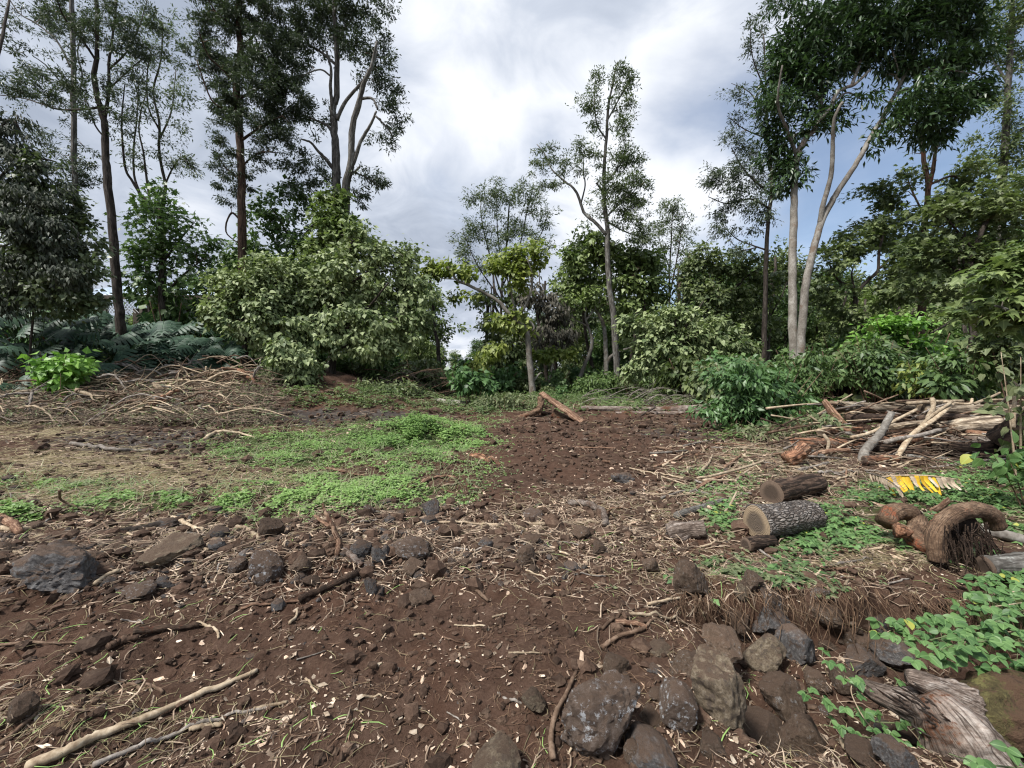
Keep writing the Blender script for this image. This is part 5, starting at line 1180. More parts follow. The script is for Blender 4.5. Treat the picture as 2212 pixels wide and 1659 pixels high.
# background fallen wood
log([(900, 866, 17.5), (960, 871, 17.2), (1018, 875, 16.9)], 15, 18, 'bark_pale', 'fallen whitish peeling log at the back, left of centre', 'cut_wood')
log([(1255, 882, 15.0), (1330, 884, 14.8), (1420, 886, 14.6), (1545, 882, 14.2)], 10, 18, 'dead_wood', 'long fallen bleached trunk lying across the back of the clearing', None)
log([(1330, 893, 14.2), (1450, 893, 14.0), (1550, 896, 13.8)], 8, 10, 'dead_wood', 'second bleached limb lying just below the long fallen trunk', None)
log([(1232, 856, 21), (1270, 860, 20.5), (1314, 866, 20)], 4, 6, 'dead_wood', 'short white stripped pole behind the upturned root slab', None, cat='log')
log([(1170, 850, 13.6), (1200, 871, 13.3), (1232, 893, 13.0), (1260, 914, 12.7)], 20, 24, 'bark_strip', 'upturned splintered root slab leaning at the back of the dirt track', None, cat='root', name='root_slab', bump=.3, flat=.5)
log([(1168, 858, 14.4), (1165, 885, 14.2), (1130, 900, 14.0), (1100, 908, 13.8)], 14, 10, 'root_wood', 'shaggy root mass hanging behind the leaning slab', None, cat='root', name='root_mass', bump=.4)
log([(1195, 893, 13.6), (1220, 905, 13.4), (1248, 915, 13.3)], 18, 14, 'root_wood', 'dark torn root beneath the leaning slab', None, cat='root', name='root', bump=.35)
log([(1380, 900, 13.8), (1405, 886, 13.8), (1415, 878, 13.9), (1400, 872, 14)], 4, 3, 'bark_dark', 'small dark looped root in front of the long fallen trunk', None, cat='root', name='root')
log([(556, 858, 15.2), (578, 860, 15.1)], 20, 18, 'bark_pale', 'short pale cut stump at the right end of the brush heap', 'cut_wood', cat='stump', name='stump')
log([(1002, 1000, 7.2), (1020, 988, 7.2), (1040, 990, 7.2), (1048, 1006, 7.1)], 16, 18, 'log_red', 'torn orange stump half buried beside the green weeds', None, cat='stump', name='stump', bump=.35)
log([(1054, 1006, 7.0), (1060, 990, 7.05), (1072, 996, 7.0), (1080, 1006, 6.9)], 13, 8, 'log_red', 'small arched orange root right of the torn stump', None, cat='root', name='root', bump=.25)

# ------------------------------------------------------------------ sticks, bark and canes lying on the ground (pixel path on the terrain)
def ground_stick(path, w0, w1, mat, label, cat='stick', name='stick', lift=.6, flat=1.0, raise_=None, group=None, bump=.10, sides=8):
    q = np.array([G(a, b) for a, b in path])
    s = q[:, 1].mean() / FPX
    if raise_:
        for i, r in raise_.items():  # end held off the ground: keep the pixel, move towards the camera and up
            p = P(path[i][0], path[i][1], r); q[i] = p
    n = max(9, len(path) * 6)
    c = catmull(q, n); rad = np.linspace(w0, w1, n) * s / 2
    if not raise_: c[:, 2] = np.maximum(c[:, 2], H(c[:, 0], c[:, 1]))
    c[:, 2] += rad * (2 * lift * flat)
    c = wobble(c, rad.mean() * .3, 2, int(path[0][0]))
    b = c[0].copy(); g = Geo(); tube(g, c, rad * rag(n, .12), sides, bump, 8, flat=flat)
    o = put(name, g.mesh(name, MATS[mat], True, b), None, tuple(b), label=label, category=cat, group=group)
    return o
gs = ground_stick
gs([(60, 1668), (150, 1630), (215, 1597), (310, 1560), (420, 1512), (500, 1478), (556, 1452)], 20, 10, 'stick_tan', 'long pale dry cane lying diagonally at the bottom left', 'cane', 'cane', sides=12)
gs([(200, 1660), (290, 1622), (380, 1590), (470, 1560), (600, 1525)], 11, 7, 'stick_grey', 'grey stick parallel to the long pale cane, right of it')
gs([(0, 1615), (40, 1580), (70, 1552), (90, 1528)], 12, 4, 'stick_brown', 'brown split branch at the bottom left corner')
gs([(548, 1534), (580, 1528), (620, 1520)], 8, 6, 'stick_tan', 'short whitish stick past the end of the grey parallel one')
gs([(410, 1582), (450, 1575), (480, 1570)], 11, 10, 'stick_tan', 'stubby pale stick between the cane and the grey stick')
gs([(265, 1484), (300, 1492), (352, 1500)], 11, 9, 'stick_brown', 'flat dark wood sliver in the soil above the cane', 'wood', 'wood_sliver', flat=.5)
gs([(235, 1406), (262, 1392), (300, 1384)], 16, 12, 'soil_clod', 'elongated dark clod of earth above the cane', 'clod', 'clod', bump=.2)
gs([(290, 1372), (350, 1366), (430, 1356)], 15, 10, 'bark_brown', 'reddish half-buried branch in the soil, left', 'branch', 'branch')
gs([(425, 1348), (448, 1356), (468, 1365), (472, 1382)], 7, 5, 'stick_tan', 'bent twig at the right end of the reddish buried branch')
gs([(0, 1396), (60, 1390), (120, 1392), (200, 1388)], 7, 4, 'stick_brown', 'thin brown root lying along the left edge')
gs([(155, 962), (200, 970), (250, 975), (300, 976), (346, 980)], 9, 6, 'stick_grey', 'long grey-brown stick lying on the mud at left')
gs([(444, 952), (462, 940), (485, 935), (520, 940), (550, 946)], 8, 4, 'stick_tan', 'arched tan branch at the top of the weeds, left')
gs([(648, 1302), (680, 1286), (715, 1272), (750, 1256), (776, 1242)], 13, 14, 'bark_brown', 'dark reddish branch pointing down left below the upright bark strip', 'branch', 'branch')
gs([(520, 1318), (580, 1306), (650, 1300)], 9, 10, 'bark_strip', 'pale torn end of the dark reddish branch', 'bark', 'bark_piece', flat=.5)
gs([(697, 1092), (702, 1108), (712, 1128), (722, 1152), (732, 1180), (730, 1205)], 8, 20, 'bark_strip', 'upright torn bark strip of orange-brown wood in the middle', 'bark', 'bark_strip', raise_={0: 3.55, 1: 3.5, 2: 3.45, 3: 3.4, 4: 3.35}, bump=.22, flat=.6)
gs([(680, 1115), (695, 1128), (712, 1140)], 6, 10, 'bark_strip', 'side splinter leaning on the upright torn bark strip', 'bark', 'bark_piece', raise_={0: 3.6, 1: 3.5, 2: 3.4}, flat=.5)
gs([(742, 1196), (760, 1210), (782, 1228)], 14, 12, 'dead_wood', 'mottled branch piece at the foot of the upright bark strip', 'branch', 'branch')
gs([(872, 1058), (890, 1048), (915, 1042), (940, 1034), (975, 1032), (990, 1040)], 12, 8, 'bark_strip', 'orange-brown bark piece lying over the edge of the weeds', 'bark', 'bark_piece', flat=.6)
gs([(848, 1078), (880, 1064), (905, 1052), (930, 1036)], 9, 14, 'bark_strip', 'second orange bark piece crossing under the first', 'bark', 'bark_piece', flat=.6)
gs([(708, 1014), (740, 1020), (770, 1028), (800, 1036)], 11, 5, 'bark_strip', 'orange sliver of wood lying in the green weeds', 'bark', 'bark_piece', flat=.5)
gs([(602, 1070), (640, 1070), (670, 1074), (698, 1082)], 4, 5, 'stick_tan', 'thin pale stick over the weeds leading to the upright bark strip')
gs([(230, 1156), (270, 1152), (310, 1146), (350, 1138), (382, 1138)], 10, 13, 'bark_dark', 'dark scaly stick lying below the weed patch')
gs([(372, 1122), (395, 1132), (420, 1146), (440, 1152)], 9, 7, 'stick_tan', 'pale broken stick below the weed patch, ending at a dark stone')
gs([(490, 1142), (515, 1142), (540, 1152), (560, 1170)], 7, 9, 'stick_tan', 'curved pale branch stub right of the dark stone')
gs([(400, 1172), (425, 1184), (450, 1190)], 7, 6, 'stick_tan', 'short pale stick lying above the rubble')
gs([(0, 1148), (20, 1152), (60, 1148), (100, 1136)], 10, 8, 'stick_tan', 'pale curved stick at the left edge below the weeds')
gs([(205, 1268), (230, 1250), (258, 1238)], 10, 10, 'stick_tan', 'clean-cut tan stick right of the lava boulder')
gs([(0, 1126), (30, 1145), (42, 1160)], 18, 14, 'bark_strip', 'broken brown wood stub at the left edge', 'wood', 'wood_scrap')
gs([(128, 1062), (132, 1082), (160, 1096), (200, 1112), (235, 1145)], 5, 4, 'stick_brown', 'thin bent dark twig curling up from the weeds at left', raise_={0: 4.4, 1: 4.5})
gs([(1230, 1094), (1262, 1096), (1290, 1106), (1304, 1118), (1308, 1140)], 14, 13, 'dead_wood', 'forked pale twig with a dark butt in the middle of the track', 'branch', 'branch')
gs([(1304, 1118), (1314, 1108), (1322, 1100)], 6, 3, 'bark_strip', 'short orange splinter at the fork of the pale twig', 'stick', 'stick', raise_={2: 4.1})
gs([(1108, 1136), (1180, 1136), (1240, 1134), (1300, 1134)], 8, 6, 'stick_tan', 'long straight half-buried tan stick across the dirt track')
gs([(900, 1134), (980, 1132), (1050, 1136), (1110, 1138)], 6, 6, 'stick_tan', 'thin reddish stick continuing left of the half-buried tan one')
gs([(1055, 1122), (1085, 1118), (1095, 1130)], 6, 6, 'stick_tan', 'small bent pale twig above the half-buried stick')
gs([(1210, 965), (1260, 968), (1330, 970)], 7, 8, 'bark_strip', 'flat orange plank-like strip lying across the far dirt track', 'bark', 'bark_strip', flat=.4)
gs([(1360, 1012), (1410, 1026), (1480, 1050)], 4, 3, 'stick_tan', 'thin long stick right of the track pointing at the sawn logs')
gs([(1010, 1268), (1030, 1280), (1055, 1302)], 10, 7, 'stick_brown', 'knobbly brown stick lying in the clean soil below the rubble')
gs([(625, 1352), (640, 1335), (642, 1320)], 7, 5, 'stick_tan', 'small curved tan twig in the soil left of centre')
gs([(745, 1500), (756, 1516), (784, 1524)], 7, 6, 'stick_grey', 'small V-shaped grey twig right of centre in the soil')
_o = COL.objects[-1]; _o.location.x += P(1065, 1500, 2)[0] - P(745, 1500, 2)[0]
gs([(660, 1468), (672, 1484), (686, 1500)], 5, 4, 'stick_tan', 'little forked straw-coloured twig in the soil')
gs([(1195, 1648), (1190, 1600), (1200, 1550), (1225, 1500), (1245, 1455)], 14, 9, 'stick_brown', 'thick brown root running down the left side of the big white-edged rock', 'root', 'root')
gs([(1235, 1592), (1260, 1625), (1300, 1652)], 8, 8, 'stick_brown', 'brown root hugging the lower edge of the big white-edged rock', 'root', 'root')
gs([(1300, 1405), (1335, 1380), (1380, 1366), (1430, 1345)], 11, 6, 'stick_brown', 'brown exposed root branching above the big white-edged rock', 'root', 'root')
gs([(1300, 1362), (1330, 1340), (1345, 1325), (1370, 1318)], 7, 4, 'stick_brown', 'thin arched root crossing the exposed brown root', 'root', 'root')
gs([(1352, 1328), (1400, 1332), (1450, 1340), (1482, 1350)], 7, 5, 'stick_tan', 'light tan root lying above the ochre-yellow rock', 'root', 'root')
gs([(1400, 1308), (1440, 1300), (1470, 1294)], 6, 6, 'stick_tan', 'pale root touching the steep dirt-coated block', 'root', 'root')
gs([(1330, 1350), (1370, 1352), (1400, 1362)], 12, 9, 'bark_strip', 'short tan wood stub among the exposed roots', 'wood', 'wood_scrap')
gs([(1800, 1608), (1822, 1618), (1848, 1628)], 12, 9, 'stick_tan', 'short split pale stick at the bottom right', 'stick')
# dried stalk with curled leaves across the big rock
def stalk():
    pts = [P(*p) for p in ((1210, 1662, 1.62), (1240, 1605, 1.66), (1268, 1550, 1.72), (1292, 1505, 1.78), (1308, 1478, 1.84))]
    b = pts[0]; g = Geo(); tube(g, catmull(pts, 24), np.linspace(.0035, .010, 24), 8, .08, 30)
    o = put('dried_stalk', g.mesh('dried_stalk', MATS['stick_tan'], True, b), None, tuple(b), label='dried pale stalk with curled leaf shreds lying across the big white-edged rock', category='stalk')
    for (px, py, L, W, d) in ((1280, 1520, .11, .030, (-.9, -.1, .2)), (1288, 1515, .10, .03, (.9, -.2, .1)), (1283, 1535, .13, .028, (.5, -.3, -.7)), (1265, 1560, .12, .02, (.9, -.2, -.15)), (1290, 1500, .08, .02, (-.7, -.2, .5)), (1255, 1575, .07, .016, (-.7, -.2, -.5))):
        leaf_obj('ovate', MATS['dry_leaf'], P(px, py, 1.70), np.array(d), np.array([.3, -.8, .5]), L, W, o, b, 'dry_leaf')
    g = Geo()
    for i in range(16):
        a = pts[-1] + rng.normal(0, .01, 3); c = a + rng.normal(0, .05, 3) + [0, -.01, -.02]; tube(g, [a, (a + c) / 2 + rng.normal(0, .008, 3), c], .0018, 3, cap=False)
    put('rootlets', g.mesh('rootlets', MATS['straw'], True, b), o, kind='stuff')
stalk()
# large dead stump at the bottom right
def dead_stump():
    b = G(2070, 1640)
    r = root('dead_stump', 'large weathered dead stump with mossy flank and broken pinkish arms at the bottom right', 'stump', b)
    def piece(nm, pts, w, mat, bump=.16, sides=44, n=60, flat=.9, bf=9):
        q = catmull([P(*p) for p in pts], n); k = len(w)
        rad = np.interp(np.linspace(0, k - 1, n), np.arange(k), w) * pts[0][2] / FPX / 2
        g = Geo(); tube(g, q, rad, sides, bump, bf, flat=flat, ridge=.13, rk=5.5, seed=len(pts)); put(nm, g.mesh(nm, MATS[mat], True, b), r)
    piece('body', [(1990, 1500, 1.80), (2020, 1535, 1.76), (2060, 1585, 1.72), (2110, 1640, 1.70), (2150, 1700, 1.68)], [70, 105, 135, 150, 150], 'dead_wood', .22)
    piece('arm', [(1850, 1468, 1.98), (1890, 1492, 1.92), (1935, 1512, 1.86), (1985, 1528, 1.82)], [12, 44, 54, 60], 'dead_wood', .25)
    piece('knob', [(1958, 1462, 1.84), (1985, 1470, 1.82), (2030, 1490, 1.82), (2090, 1520, 1.82)], [26, 40, 58, 70], 'dead_wood', .26)
    piece('mossy_flank', [(2070, 1560, 1.84), (2120, 1545, 1.86), (2180, 1540, 1.88), (2300, 1540, 1.9)], [90, 130, 160, 170], 'moss', .2)
    g = Geo()
    for i in range(40):
        t = rng.uniform(0, 1); a = P(1900 + 180 * t + rng.normal(0, 14), 1492 + 75 * t + rng.normal(0, 18), 1.70 + rng.uniform(-.03, .04))
        c = a + (P(1960, 1530, 1.75) - P(1900, 1492, 1.75)) * rng.uniform(.3, 1.0); tube(g, catmull([a, (a + c) / 2 + rng.normal(0, .006, 3), c], 5), [.001, .004, .004, .003, .001], 4, cap=False)
    put('splinters', g.mesh('splinters', MATS['dead_wood'], True, b), r, kind='stuff')
dead_stump()
# torn yellow banana leaf
def banana():
    f = G(1990, 1074)[1] / 5.65
    b = P(1922, 1032, 5.6 * f)
    pts = catmull([P(1905, 1030, 5.55 * f), P(1950, 1027, 5.6 * f), P(2010, 1028, 5.65 * f), P(2070, 1036, 5.7 * f)], 20)
    g = Geo(); tube(g, pts, np.linspace(.012, .007, 20), 6)
    o = put('banana_leaf', g.mesh('midrib', MATS['stick_tan'], True, b), None, tuple(b), label='torn bright yellow banana leaf hanging over the weeds in front of the log pile', category='leaf')
    for i in range(20):
        t = i / 20; p = pts[min(19, int(t * 19))] + (pts[min(19, int(t * 19) + 1)] - pts[min(19, int(t * 19))]) * .4 if i < 19 else pts[19]
        yel = 2 <= i < 15 and i not in (4, 9, 13)
        L = (.21 if yel else .15) * rng.uniform(.75, 1.1); W = .06 * rng.uniform(.8, 1.3)
        d0 = np.array([rng.normal(.05, .14), -.25, -1.0]); d0 /= np.linalg.norm(d0); sx = np.array([1, .15, 0])
        g = Geo(); V = []
        for j in range(5):
            u = j / 4; c = p + d0 * L * u + np.array([0, -.06 * u * u, 0]) + np.array([0, .012 * math.sin(6 * u + i), 0]); w = W * (1 - .45 * u ** 2) / 2
            V += [c - sx * w, c + np.array([0, -.008, 0]), c + sx * w]
        T = []
        for j in range(4):
            for q in (0, 1): k = j * 3 + q; T += [(k, k + 1, k + 4), (k, k + 4, k + 3)]
        g.add(V, T); put('leaf_strip', g.mesh('leaf_strip', MATS['yellow_leaf' if yel else 'dry_leaf'], True, b), o)
    b = P(1875, 1023, 5.5 * f); pts = catmull([P(1872, 1020, 5.5 * f), P(1905, 1030, 5.45 * f), P(1930, 1045, 5.4 * f), P(1950, 1064, 5.35 * f)], 16)
    g = Geo(); tube(g, pts, .008, 5)
    o = put('dry_frond', g.mesh('midrib', MATS['stick_grey'], True, b), None, tuple(b), label='dry grey frond with withered leaflets just left of the yellow banana leaf', category='leaf')
    for i in range(14):
        for sd in (-1, 1): leaf_obj('lance', MATS['dry_leaf'], pts[i + 1], np.array([.3 + .2 * sd, -.3, .7 * sd - .3]), np.array([sd, -.8, .4]), .11 * rng.uniform(.7, 1.1), .022, o, b, 'leaflet')
banana()
# small broken yellow stem pieces by the splintered stump
gs([(1793, 1000), (1820, 994), (1840, 988)], 7, 5, 'straw', 'yellow snapped banana stem strip beside the splintered stump', 'stem', 'stem_piece', flat=.5)

# ------------------------------------------------------------------ brush heap on the left: individual branches
BG = 'dead branches heaped as brush on the left'
def brush(path, w, mat, label=None):
    q = np.array([P(*p) for p in path]); s = path[0][2] / FPX
    n = len(path) * 5; c = wobble(catmull(q, n), w * s * .35, 2, int(path[0][0])); rad = np.linspace(w, w * .4, n) * s / 2
    b = c[0].copy(); g = Geo(); tube(g, c, rad, 6, .08, 4)
    for j in range(int(rng.integers(1, 4))):
        i = int(rng.uniform(.2, .8) * n); e = c[i] + (c[min(n - 1, i + 4)] - c[i]) * rng.uniform(.8, 2) + rng.normal(0, .25, 3)
        tube(g, catmull([c[i], (c[i] + e) / 2 + rng.normal(0, .06, 3), e], 5), np.linspace(rad[i] * .6, rad[i] * .2, 5), 4)
    return put('branch', g.mesh('branch', MATS[mat], True, b), None, tuple(b), label=label or 'dead branch tangled in the brush heap below the monstera thicket', category='branch', group=None if label else BG)
brush([(30, 905, 12.6), (62, 870, 12.4), (70, 845, 12.4), (100, 830, 12.6)], 7, 'stick_grey', 'bare forked grey branch at the left edge, limbs spread like a claw')
brush([(68, 850, 12.4), (30, 850, 12.2), (0, 858, 12), (-30, 870, 12)], 6, 'stick_grey', 'grey side limb running off the left edge from the claw-like branch')
brush([(70, 848, 12.3), (64, 875, 12.0), (68, 898, 11.9)], 6, 'stick_grey', 'grey limb hanging straight down from the claw-like branch')
brush([(65, 893, 12.2), (140, 878, 12.3), (200, 862, 12.6)], 6, 'stick_grey', 'long grey branch sweeping right from the foot of the claw-like branch')
brush([(50, 846, 13.4), (100, 849, 13.4), (150, 850, 13.4)], 11, 'log_weathered', 'tan log lying behind the claw-like branch, left')
brush([(165, 843, 13.2), (195, 853, 12.9), (230, 862, 12.7), (280, 862, 12.7)], 10, 'stick_tan', 'thick pale branch with a cut end in the brush heap, left part')
brush([(174, 927, 11.4), (200, 905, 11.6), (235, 890, 12), (310, 883, 12.3)], 6, 'stick_grey', 'long bent grey branch along the lower edge of the brush heap')
brush([(330, 828, 14.2), (360, 826, 14.2), (400, 823, 14.3)], 6, 'stick_tan', 'topmost of three pale sticks side by side in the brush heap')
brush([(333, 833, 14.0), (390, 836, 14.0), (460, 848, 14.0)], 7, 'stick_tan', 'long middle one of three pale sticks in the brush heap')
brush([(335, 838, 13.9), (380, 840, 13.9), (440, 838, 13.9), (465, 830, 14)], 5, 'stick_tan', 'lowest of three pale sticks in the brush heap, bent up at its tip')
brush([(330, 872, 12.6), (350, 860, 12.7), (385, 842, 13)], 15, 'log_red', 'reddish torn branch in the middle of the brush heap')
brush([(335, 880, 12.4), (350, 900, 12.2), (370, 917, 11.8)], 6, 'stick_brown', 'brown stick pointing down right from the torn red branch')
brush([(488, 855, 14), (500, 830, 14.1), (510, 808, 14.2)], 5, 'stick_tan', 'thin upright stick before the red-barked dead wood')
brush([(515, 800, 14.6), (540, 815, 14.5), (565, 835, 14.3)], 12, 'log_red', 'red-barked dead branch at the right end of the brush heap')
brush([(355, 790, 15.4), (410, 785, 15.6), (400, 772, 15.6)], 6, 'stick_grey', 'grey branch lying at the foot of the pale-lit monstera')
brush([(480, 795, 15.0), (520, 800, 14.8), (555, 806, 14.6)], 7, 'bark_strip', 'orange bark branch lying on top of the brush heap near the reddish tree')
brush([(420, 873, 12.8), (450, 866, 12.9), (490, 872, 12.9)], 9, 'bark_strip', 'orange broken wood at the right lower edge of the brush heap')
for i in range(190):
    px, py = rng.uniform(-40, 560), rng.uniform(792, 908)
    Y = np.interp(py, [790, 850, 910], [16.2, 13.6, 11.6]) + rng.uniform(-.4, .3)
    a = rng.normal(0, .7); l = rng.uniform(25, 80)
    z = rng.uniform(6, 46)
    brush([(px - l * math.cos(a), py - l * math.sin(a) * .45, Y + rng.uniform(-.4, .4)), (px, py - z * .6, Y), (px + l * math.cos(a), py + l * math.sin(a) * .45, Y + rng.uniform(-.4, .4))], rng.uniform(2.2, 6.5), ['stick_brown', 'stick_grey', 'stick_tan', 'stick_tan', 'stick_brown'][i % 5], rng.uniform(0, 1) < -1 and 'x' or None)
    COL.objects[-1]['label'] = ['brown', 'grey', 'tan', 'pale', 'dark'][i % 5] + ' dead branch tangled in the brush heap, ' + ('left part below the bright sapling' if px < 170 else 'middle part below the slender dark trunk' if px < 340 else 'right part below the pale-lit monstera') + (', upper' if py < 845 else ', lower')
BG = 'dark dead branches heaped in front of the mealy tree'
for i in range(60):
    px, py = rng.uniform(780, 1010), rng.uniform(790, 870)
    if py < 790 + abs(px - 900) * .3: continue
    a = rng.normal(0, .5); l = rng.uniform(20, 55); Y = rng.uniform(17.5, 19.5)
    o = brush([(px - l * math.cos(a), py - l * math.sin(a) * .6, Y), (px, py - rng.uniform(2, 14), Y), (px + l * math.cos(a), py + l * math.sin(a) * .6, Y)], rng.uniform(1.4, 2.6), ['bark_dark', 'stick_brown'][i % 2], None)
    o['label'] = 'dark dead branch heaped in the shade at the right foot of the mealy tree'
BG = 'bare wispy branches behind the long fallen trunk'
for i in range(30):
    px, py = rng.uniform(1280, 1520), rng.uniform(845, 885); a = rng.normal(0, .4); l = rng.uniform(20, 60); Y = rng.uniform(16.2, 17.5)
    o = brush([(px - l, py + 8, Y), (px, py - rng.uniform(4, 18), Y), (px + l, py + rng.uniform(-14, 8), Y)], rng.uniform(1.2, 2.4), 'stick_grey')
    o['label'] = 'bare wispy grey branch springing behind the long fallen trunk'
BG3 = 'loose sticks on the slope between the dirt track and the sawn logs'
for i in range(90):
    px = rng.uniform(1440, 1860); py = rng.uniform(960, 1075) if px < 1640 else rng.uniform(1000, 1040) if i % 2 else rng.uniform(1180, 1260)
    a = rng.normal(.3, .8); l = rng.uniform(16, 55)
    gs([(px - l * math.cos(a), py + l * math.sin(a) * .4), (px + rng.uniform(-4, 4), py + rng.uniform(-2, 2)), (px + l * math.cos(a), py - l * math.sin(a) * .4)], rng.uniform(3, 7), rng.uniform(2, 4), ['stick_tan', 'bark_strip', 'stick_brown', 'stick_grey', 'stick_tan'][i % 5], ['pale stick', 'orange-brown bark sliver', 'brown stick', 'grey stick', 'tan stick'][i % 5] + (' lying on the slope left of the sawn logs' if px < 1640 else ' lying above the dark sawn log' if i % 2 else ' lying on the bank above the pit'), group=BG3, sides=6)
# scattered ground sticks
for (px, py, r, mt, lab) in [(1560, 1395, .12, 'rock_brown', 'soil-caked boulder behind the large ochre-yellow rock'), (1480, 1440, .08, 'rock_brown', 'small soil-caked stone left of the ochre-yellow rock top'), (1640, 1590, .12, 'rock_brown', 'soil-caked boulder below the ochre-yellow rock'), (1600, 1345, .09, 'rock_brown', 'soil-caked stone left of the dark porous lump'), (1760, 1470, .09, 'rock_brown', 'soil-caked stone right of the squat brown rock'), (1850, 1390, .11, 'rock_brown', 'soil-caked boulder in the shaded pit'), (1790, 1330, .09, 'rock_brown', 'soil-caked stone under the hanging rootlets'), (1400, 1640, .10, 'rock_grey', 'grey stone right of the foot of the big white-edged rock'), (1900, 1350, .08, 'rock_grey', 'grey stone deep under the bank'), (1330, 1440, .07, 'rock_brown', 'earthy stone above the big white-edged rock'), (1420, 1410, .07, 'rock_ochre', 'small ochre stone among the exposed roots'), (1540, 1610, .07, 'rock_brown', 'earthy stone below the dirt-covered crusted rock'), (1860, 1640, .08, 'rock_brown', 'earthy stone left of the lower grey stone at the bottom edge')]:
    b = G(px, py); o = put('rock', rock_mesh(4, int(px) % 11, mt), None, (b[0], b[1], b[2] + r * .15), label=lab, category='rock'); o.scale = (r * 1.2, r, r * .8); o.rotation_euler = (.1, .1, px)
BG2 = 'small sticks strewn over the churned ground'
for i in range(150):
    if i < 90: px, py = rng.uniform(-40, 1350), rng.normal(1180, 60)
    elif i < 115: px, py = rng.uniform(0, 1700), rng.uniform(1330, 1640)
    else: px, py = rng.uniform(1250, 2000), rng.uniform(960, 1260)
    py = max(py, 930); a = rng.uniform(0, 6.28); l = rng.uniform(10, 42)
    gs([(px - l * math.cos(a), py - l * math.sin(a) * .35), (px + rng.uniform(-4, 4), py + rng.uniform(-2, 2)), (px + l * math.cos(a), py + l * math.sin(a) * .35)], rng.uniform(2.5, 6), rng.uniform(2, 4), ['stick_tan', 'stick_tan', 'stick_brown', 'stick_grey', 'bark_strip'][i % 5], ['small pale dry stick', 'small tan dry stick', 'small dark brown stick', 'small grey stick', 'small orange-brown bark sliver'][i % 5] + (' strewn over the middle rubble band' if i < 90 else ' strewn on the bare foreground soil' if i < 115 else ' strewn between the dirt track and the log pile'), group=BG2, sides=6)

# ------------------------------------------------------------------ near vines at the bottom right
def vine(stems, label, leafL, every=.06, mat='leaf_vine', stem='leaf_weed_dull', spread=.5, up=.7):
    b = np.array(P(*stems[0][0])); r = root('vine', label, 'vine', b)
    for st in stems:
        q = catmull([P(*p) for p in st], 26); g = Geo(); tube(g, q, np.linspace(.0038, .002, 26), 6)
        put('stem', g.mesh('stem', MATS['stick_tan' if rng.uniform() < .4 else stem], True, b), r)
        ln = np.linalg.norm(np.diff(q, axis=0), axis=1).sum(); k = max(2, int(ln / every)); g = Geo()
        for i in range(k):
            t = (i + .6) / k * 25; j = min(24, int(t)); p = q[j] + (q[j + 1] - q[j]) * (t - j)
            out = np.array([rng.normal(0, spread), -.35 + rng.normal(0, spread * .8), up * rng.uniform(.2, 1.1)])
            tip = p + nrm(out) * leafL * rng.uniform(.5, 1.1)
            tube(g, [p, (p + tip) / 2 + [0, 0, .008], tip], .0016, 4, cap=False)
            h = nrm(np.array([out[0], out[1] - .3, -.15])); sd = np.cross(h, [0, 0, 1])
            for m, (u, v) in enumerate(((1, 0), (.25, .95), (.25, -.95))):
                d = h * u + sd * v + rng.normal(0, .16, 3); L = leafL * rng.uniform(.75, 1.15) * (1 if m == 0 else .85)
                leaf_obj('ovate', MATS[mat], tip, d, np.array([rng.normal(0, .3), -.45 + rng.normal(0, .25), 1.0]), L, L * .78, r, b)
        put('leaf_stalks', g.mesh('leaf_stalks', MATS[stem], True, b), r, kind='stuff')
    return r
vine([[(2212, 1330, 2.2), (2120, 1350, 2.15), (2020, 1380, 2.1), (1930, 1388, 2.1)], [(2230, 1300, 2.35), (2120, 1315, 2.3), (2030, 1340, 2.25), (1960, 1345, 2.2), (1905, 1372, 2.2)], [(2230, 1390, 2.1), (2150, 1385, 2.05), (2060, 1395, 2.0), (1975, 1425, 2.0)],
      [(2230, 1430, 2.05), (2170, 1425, 2.0), (2110, 1420, 2.0), (2050, 1430, 1.98)], [(2240, 1270, 2.5), (2150, 1285, 2.45), (2060, 1300, 2.4)], [(2230, 1360, 2.2), (2140, 1370, 2.15), (2080, 1385, 2.15), (2030, 1410, 2.1)], [(2230, 1460, 2.0), (2180, 1455, 1.98), (2130, 1450, 1.96)]],
     'leafy green vine sprawling in from the right edge over the pit stones', .056, .036, spread=.75)
vine([[(2240, 1245, 2.9), (2150, 1250, 2.85), (2090, 1270, 2.75)], [(2240, 1290, 2.7), (2170, 1290, 2.65), (2110, 1300, 2.6)], [(2240, 1215, 3.0), (2190, 1230, 2.95), (2140, 1245, 2.9)], [(2260, 1330, 2.5), (2190, 1320, 2.45)]],
     'denser leafy vine behind, just below the grey bark log end', .058, .034, spread=.75)
vine([[(1950, 1480, 1.95), (1880, 1490, 1.92), (1810, 1450, 1.95), (1770, 1415, 2.0)], [(1990, 1560, 1.82), (1900, 1560, 1.84), (1830, 1540, 1.86), (1770, 1510, 1.88), (1735, 1490, 1.9)], [(1960, 1600, 1.78), (1890, 1580, 1.8), (1840, 1500, 1.86), (1850, 1460, 1.9)], [(1990, 1620, 1.76), (1930, 1600, 1.78), (1860, 1590, 1.8), (1780, 1565, 1.82)], [(2000, 1640, 1.74), (1985, 1600, 1.74), (1960, 1570, 1.76)]],
     'thin trailing vine with small leaves creeping left of the dead stump', .042, .05, spread=.5)
vine([[(2240, 1664, 1.50), (2160, 1655, 1.5), (2100, 1645, 1.5), (2050, 1628, 1.52)], [(2220, 1690, 1.48), (2190, 1650, 1.46), (2170, 1610, 1.46)]],
     'sprig of rounded leaves in the very bottom right corner', .060, .10, up=.9)
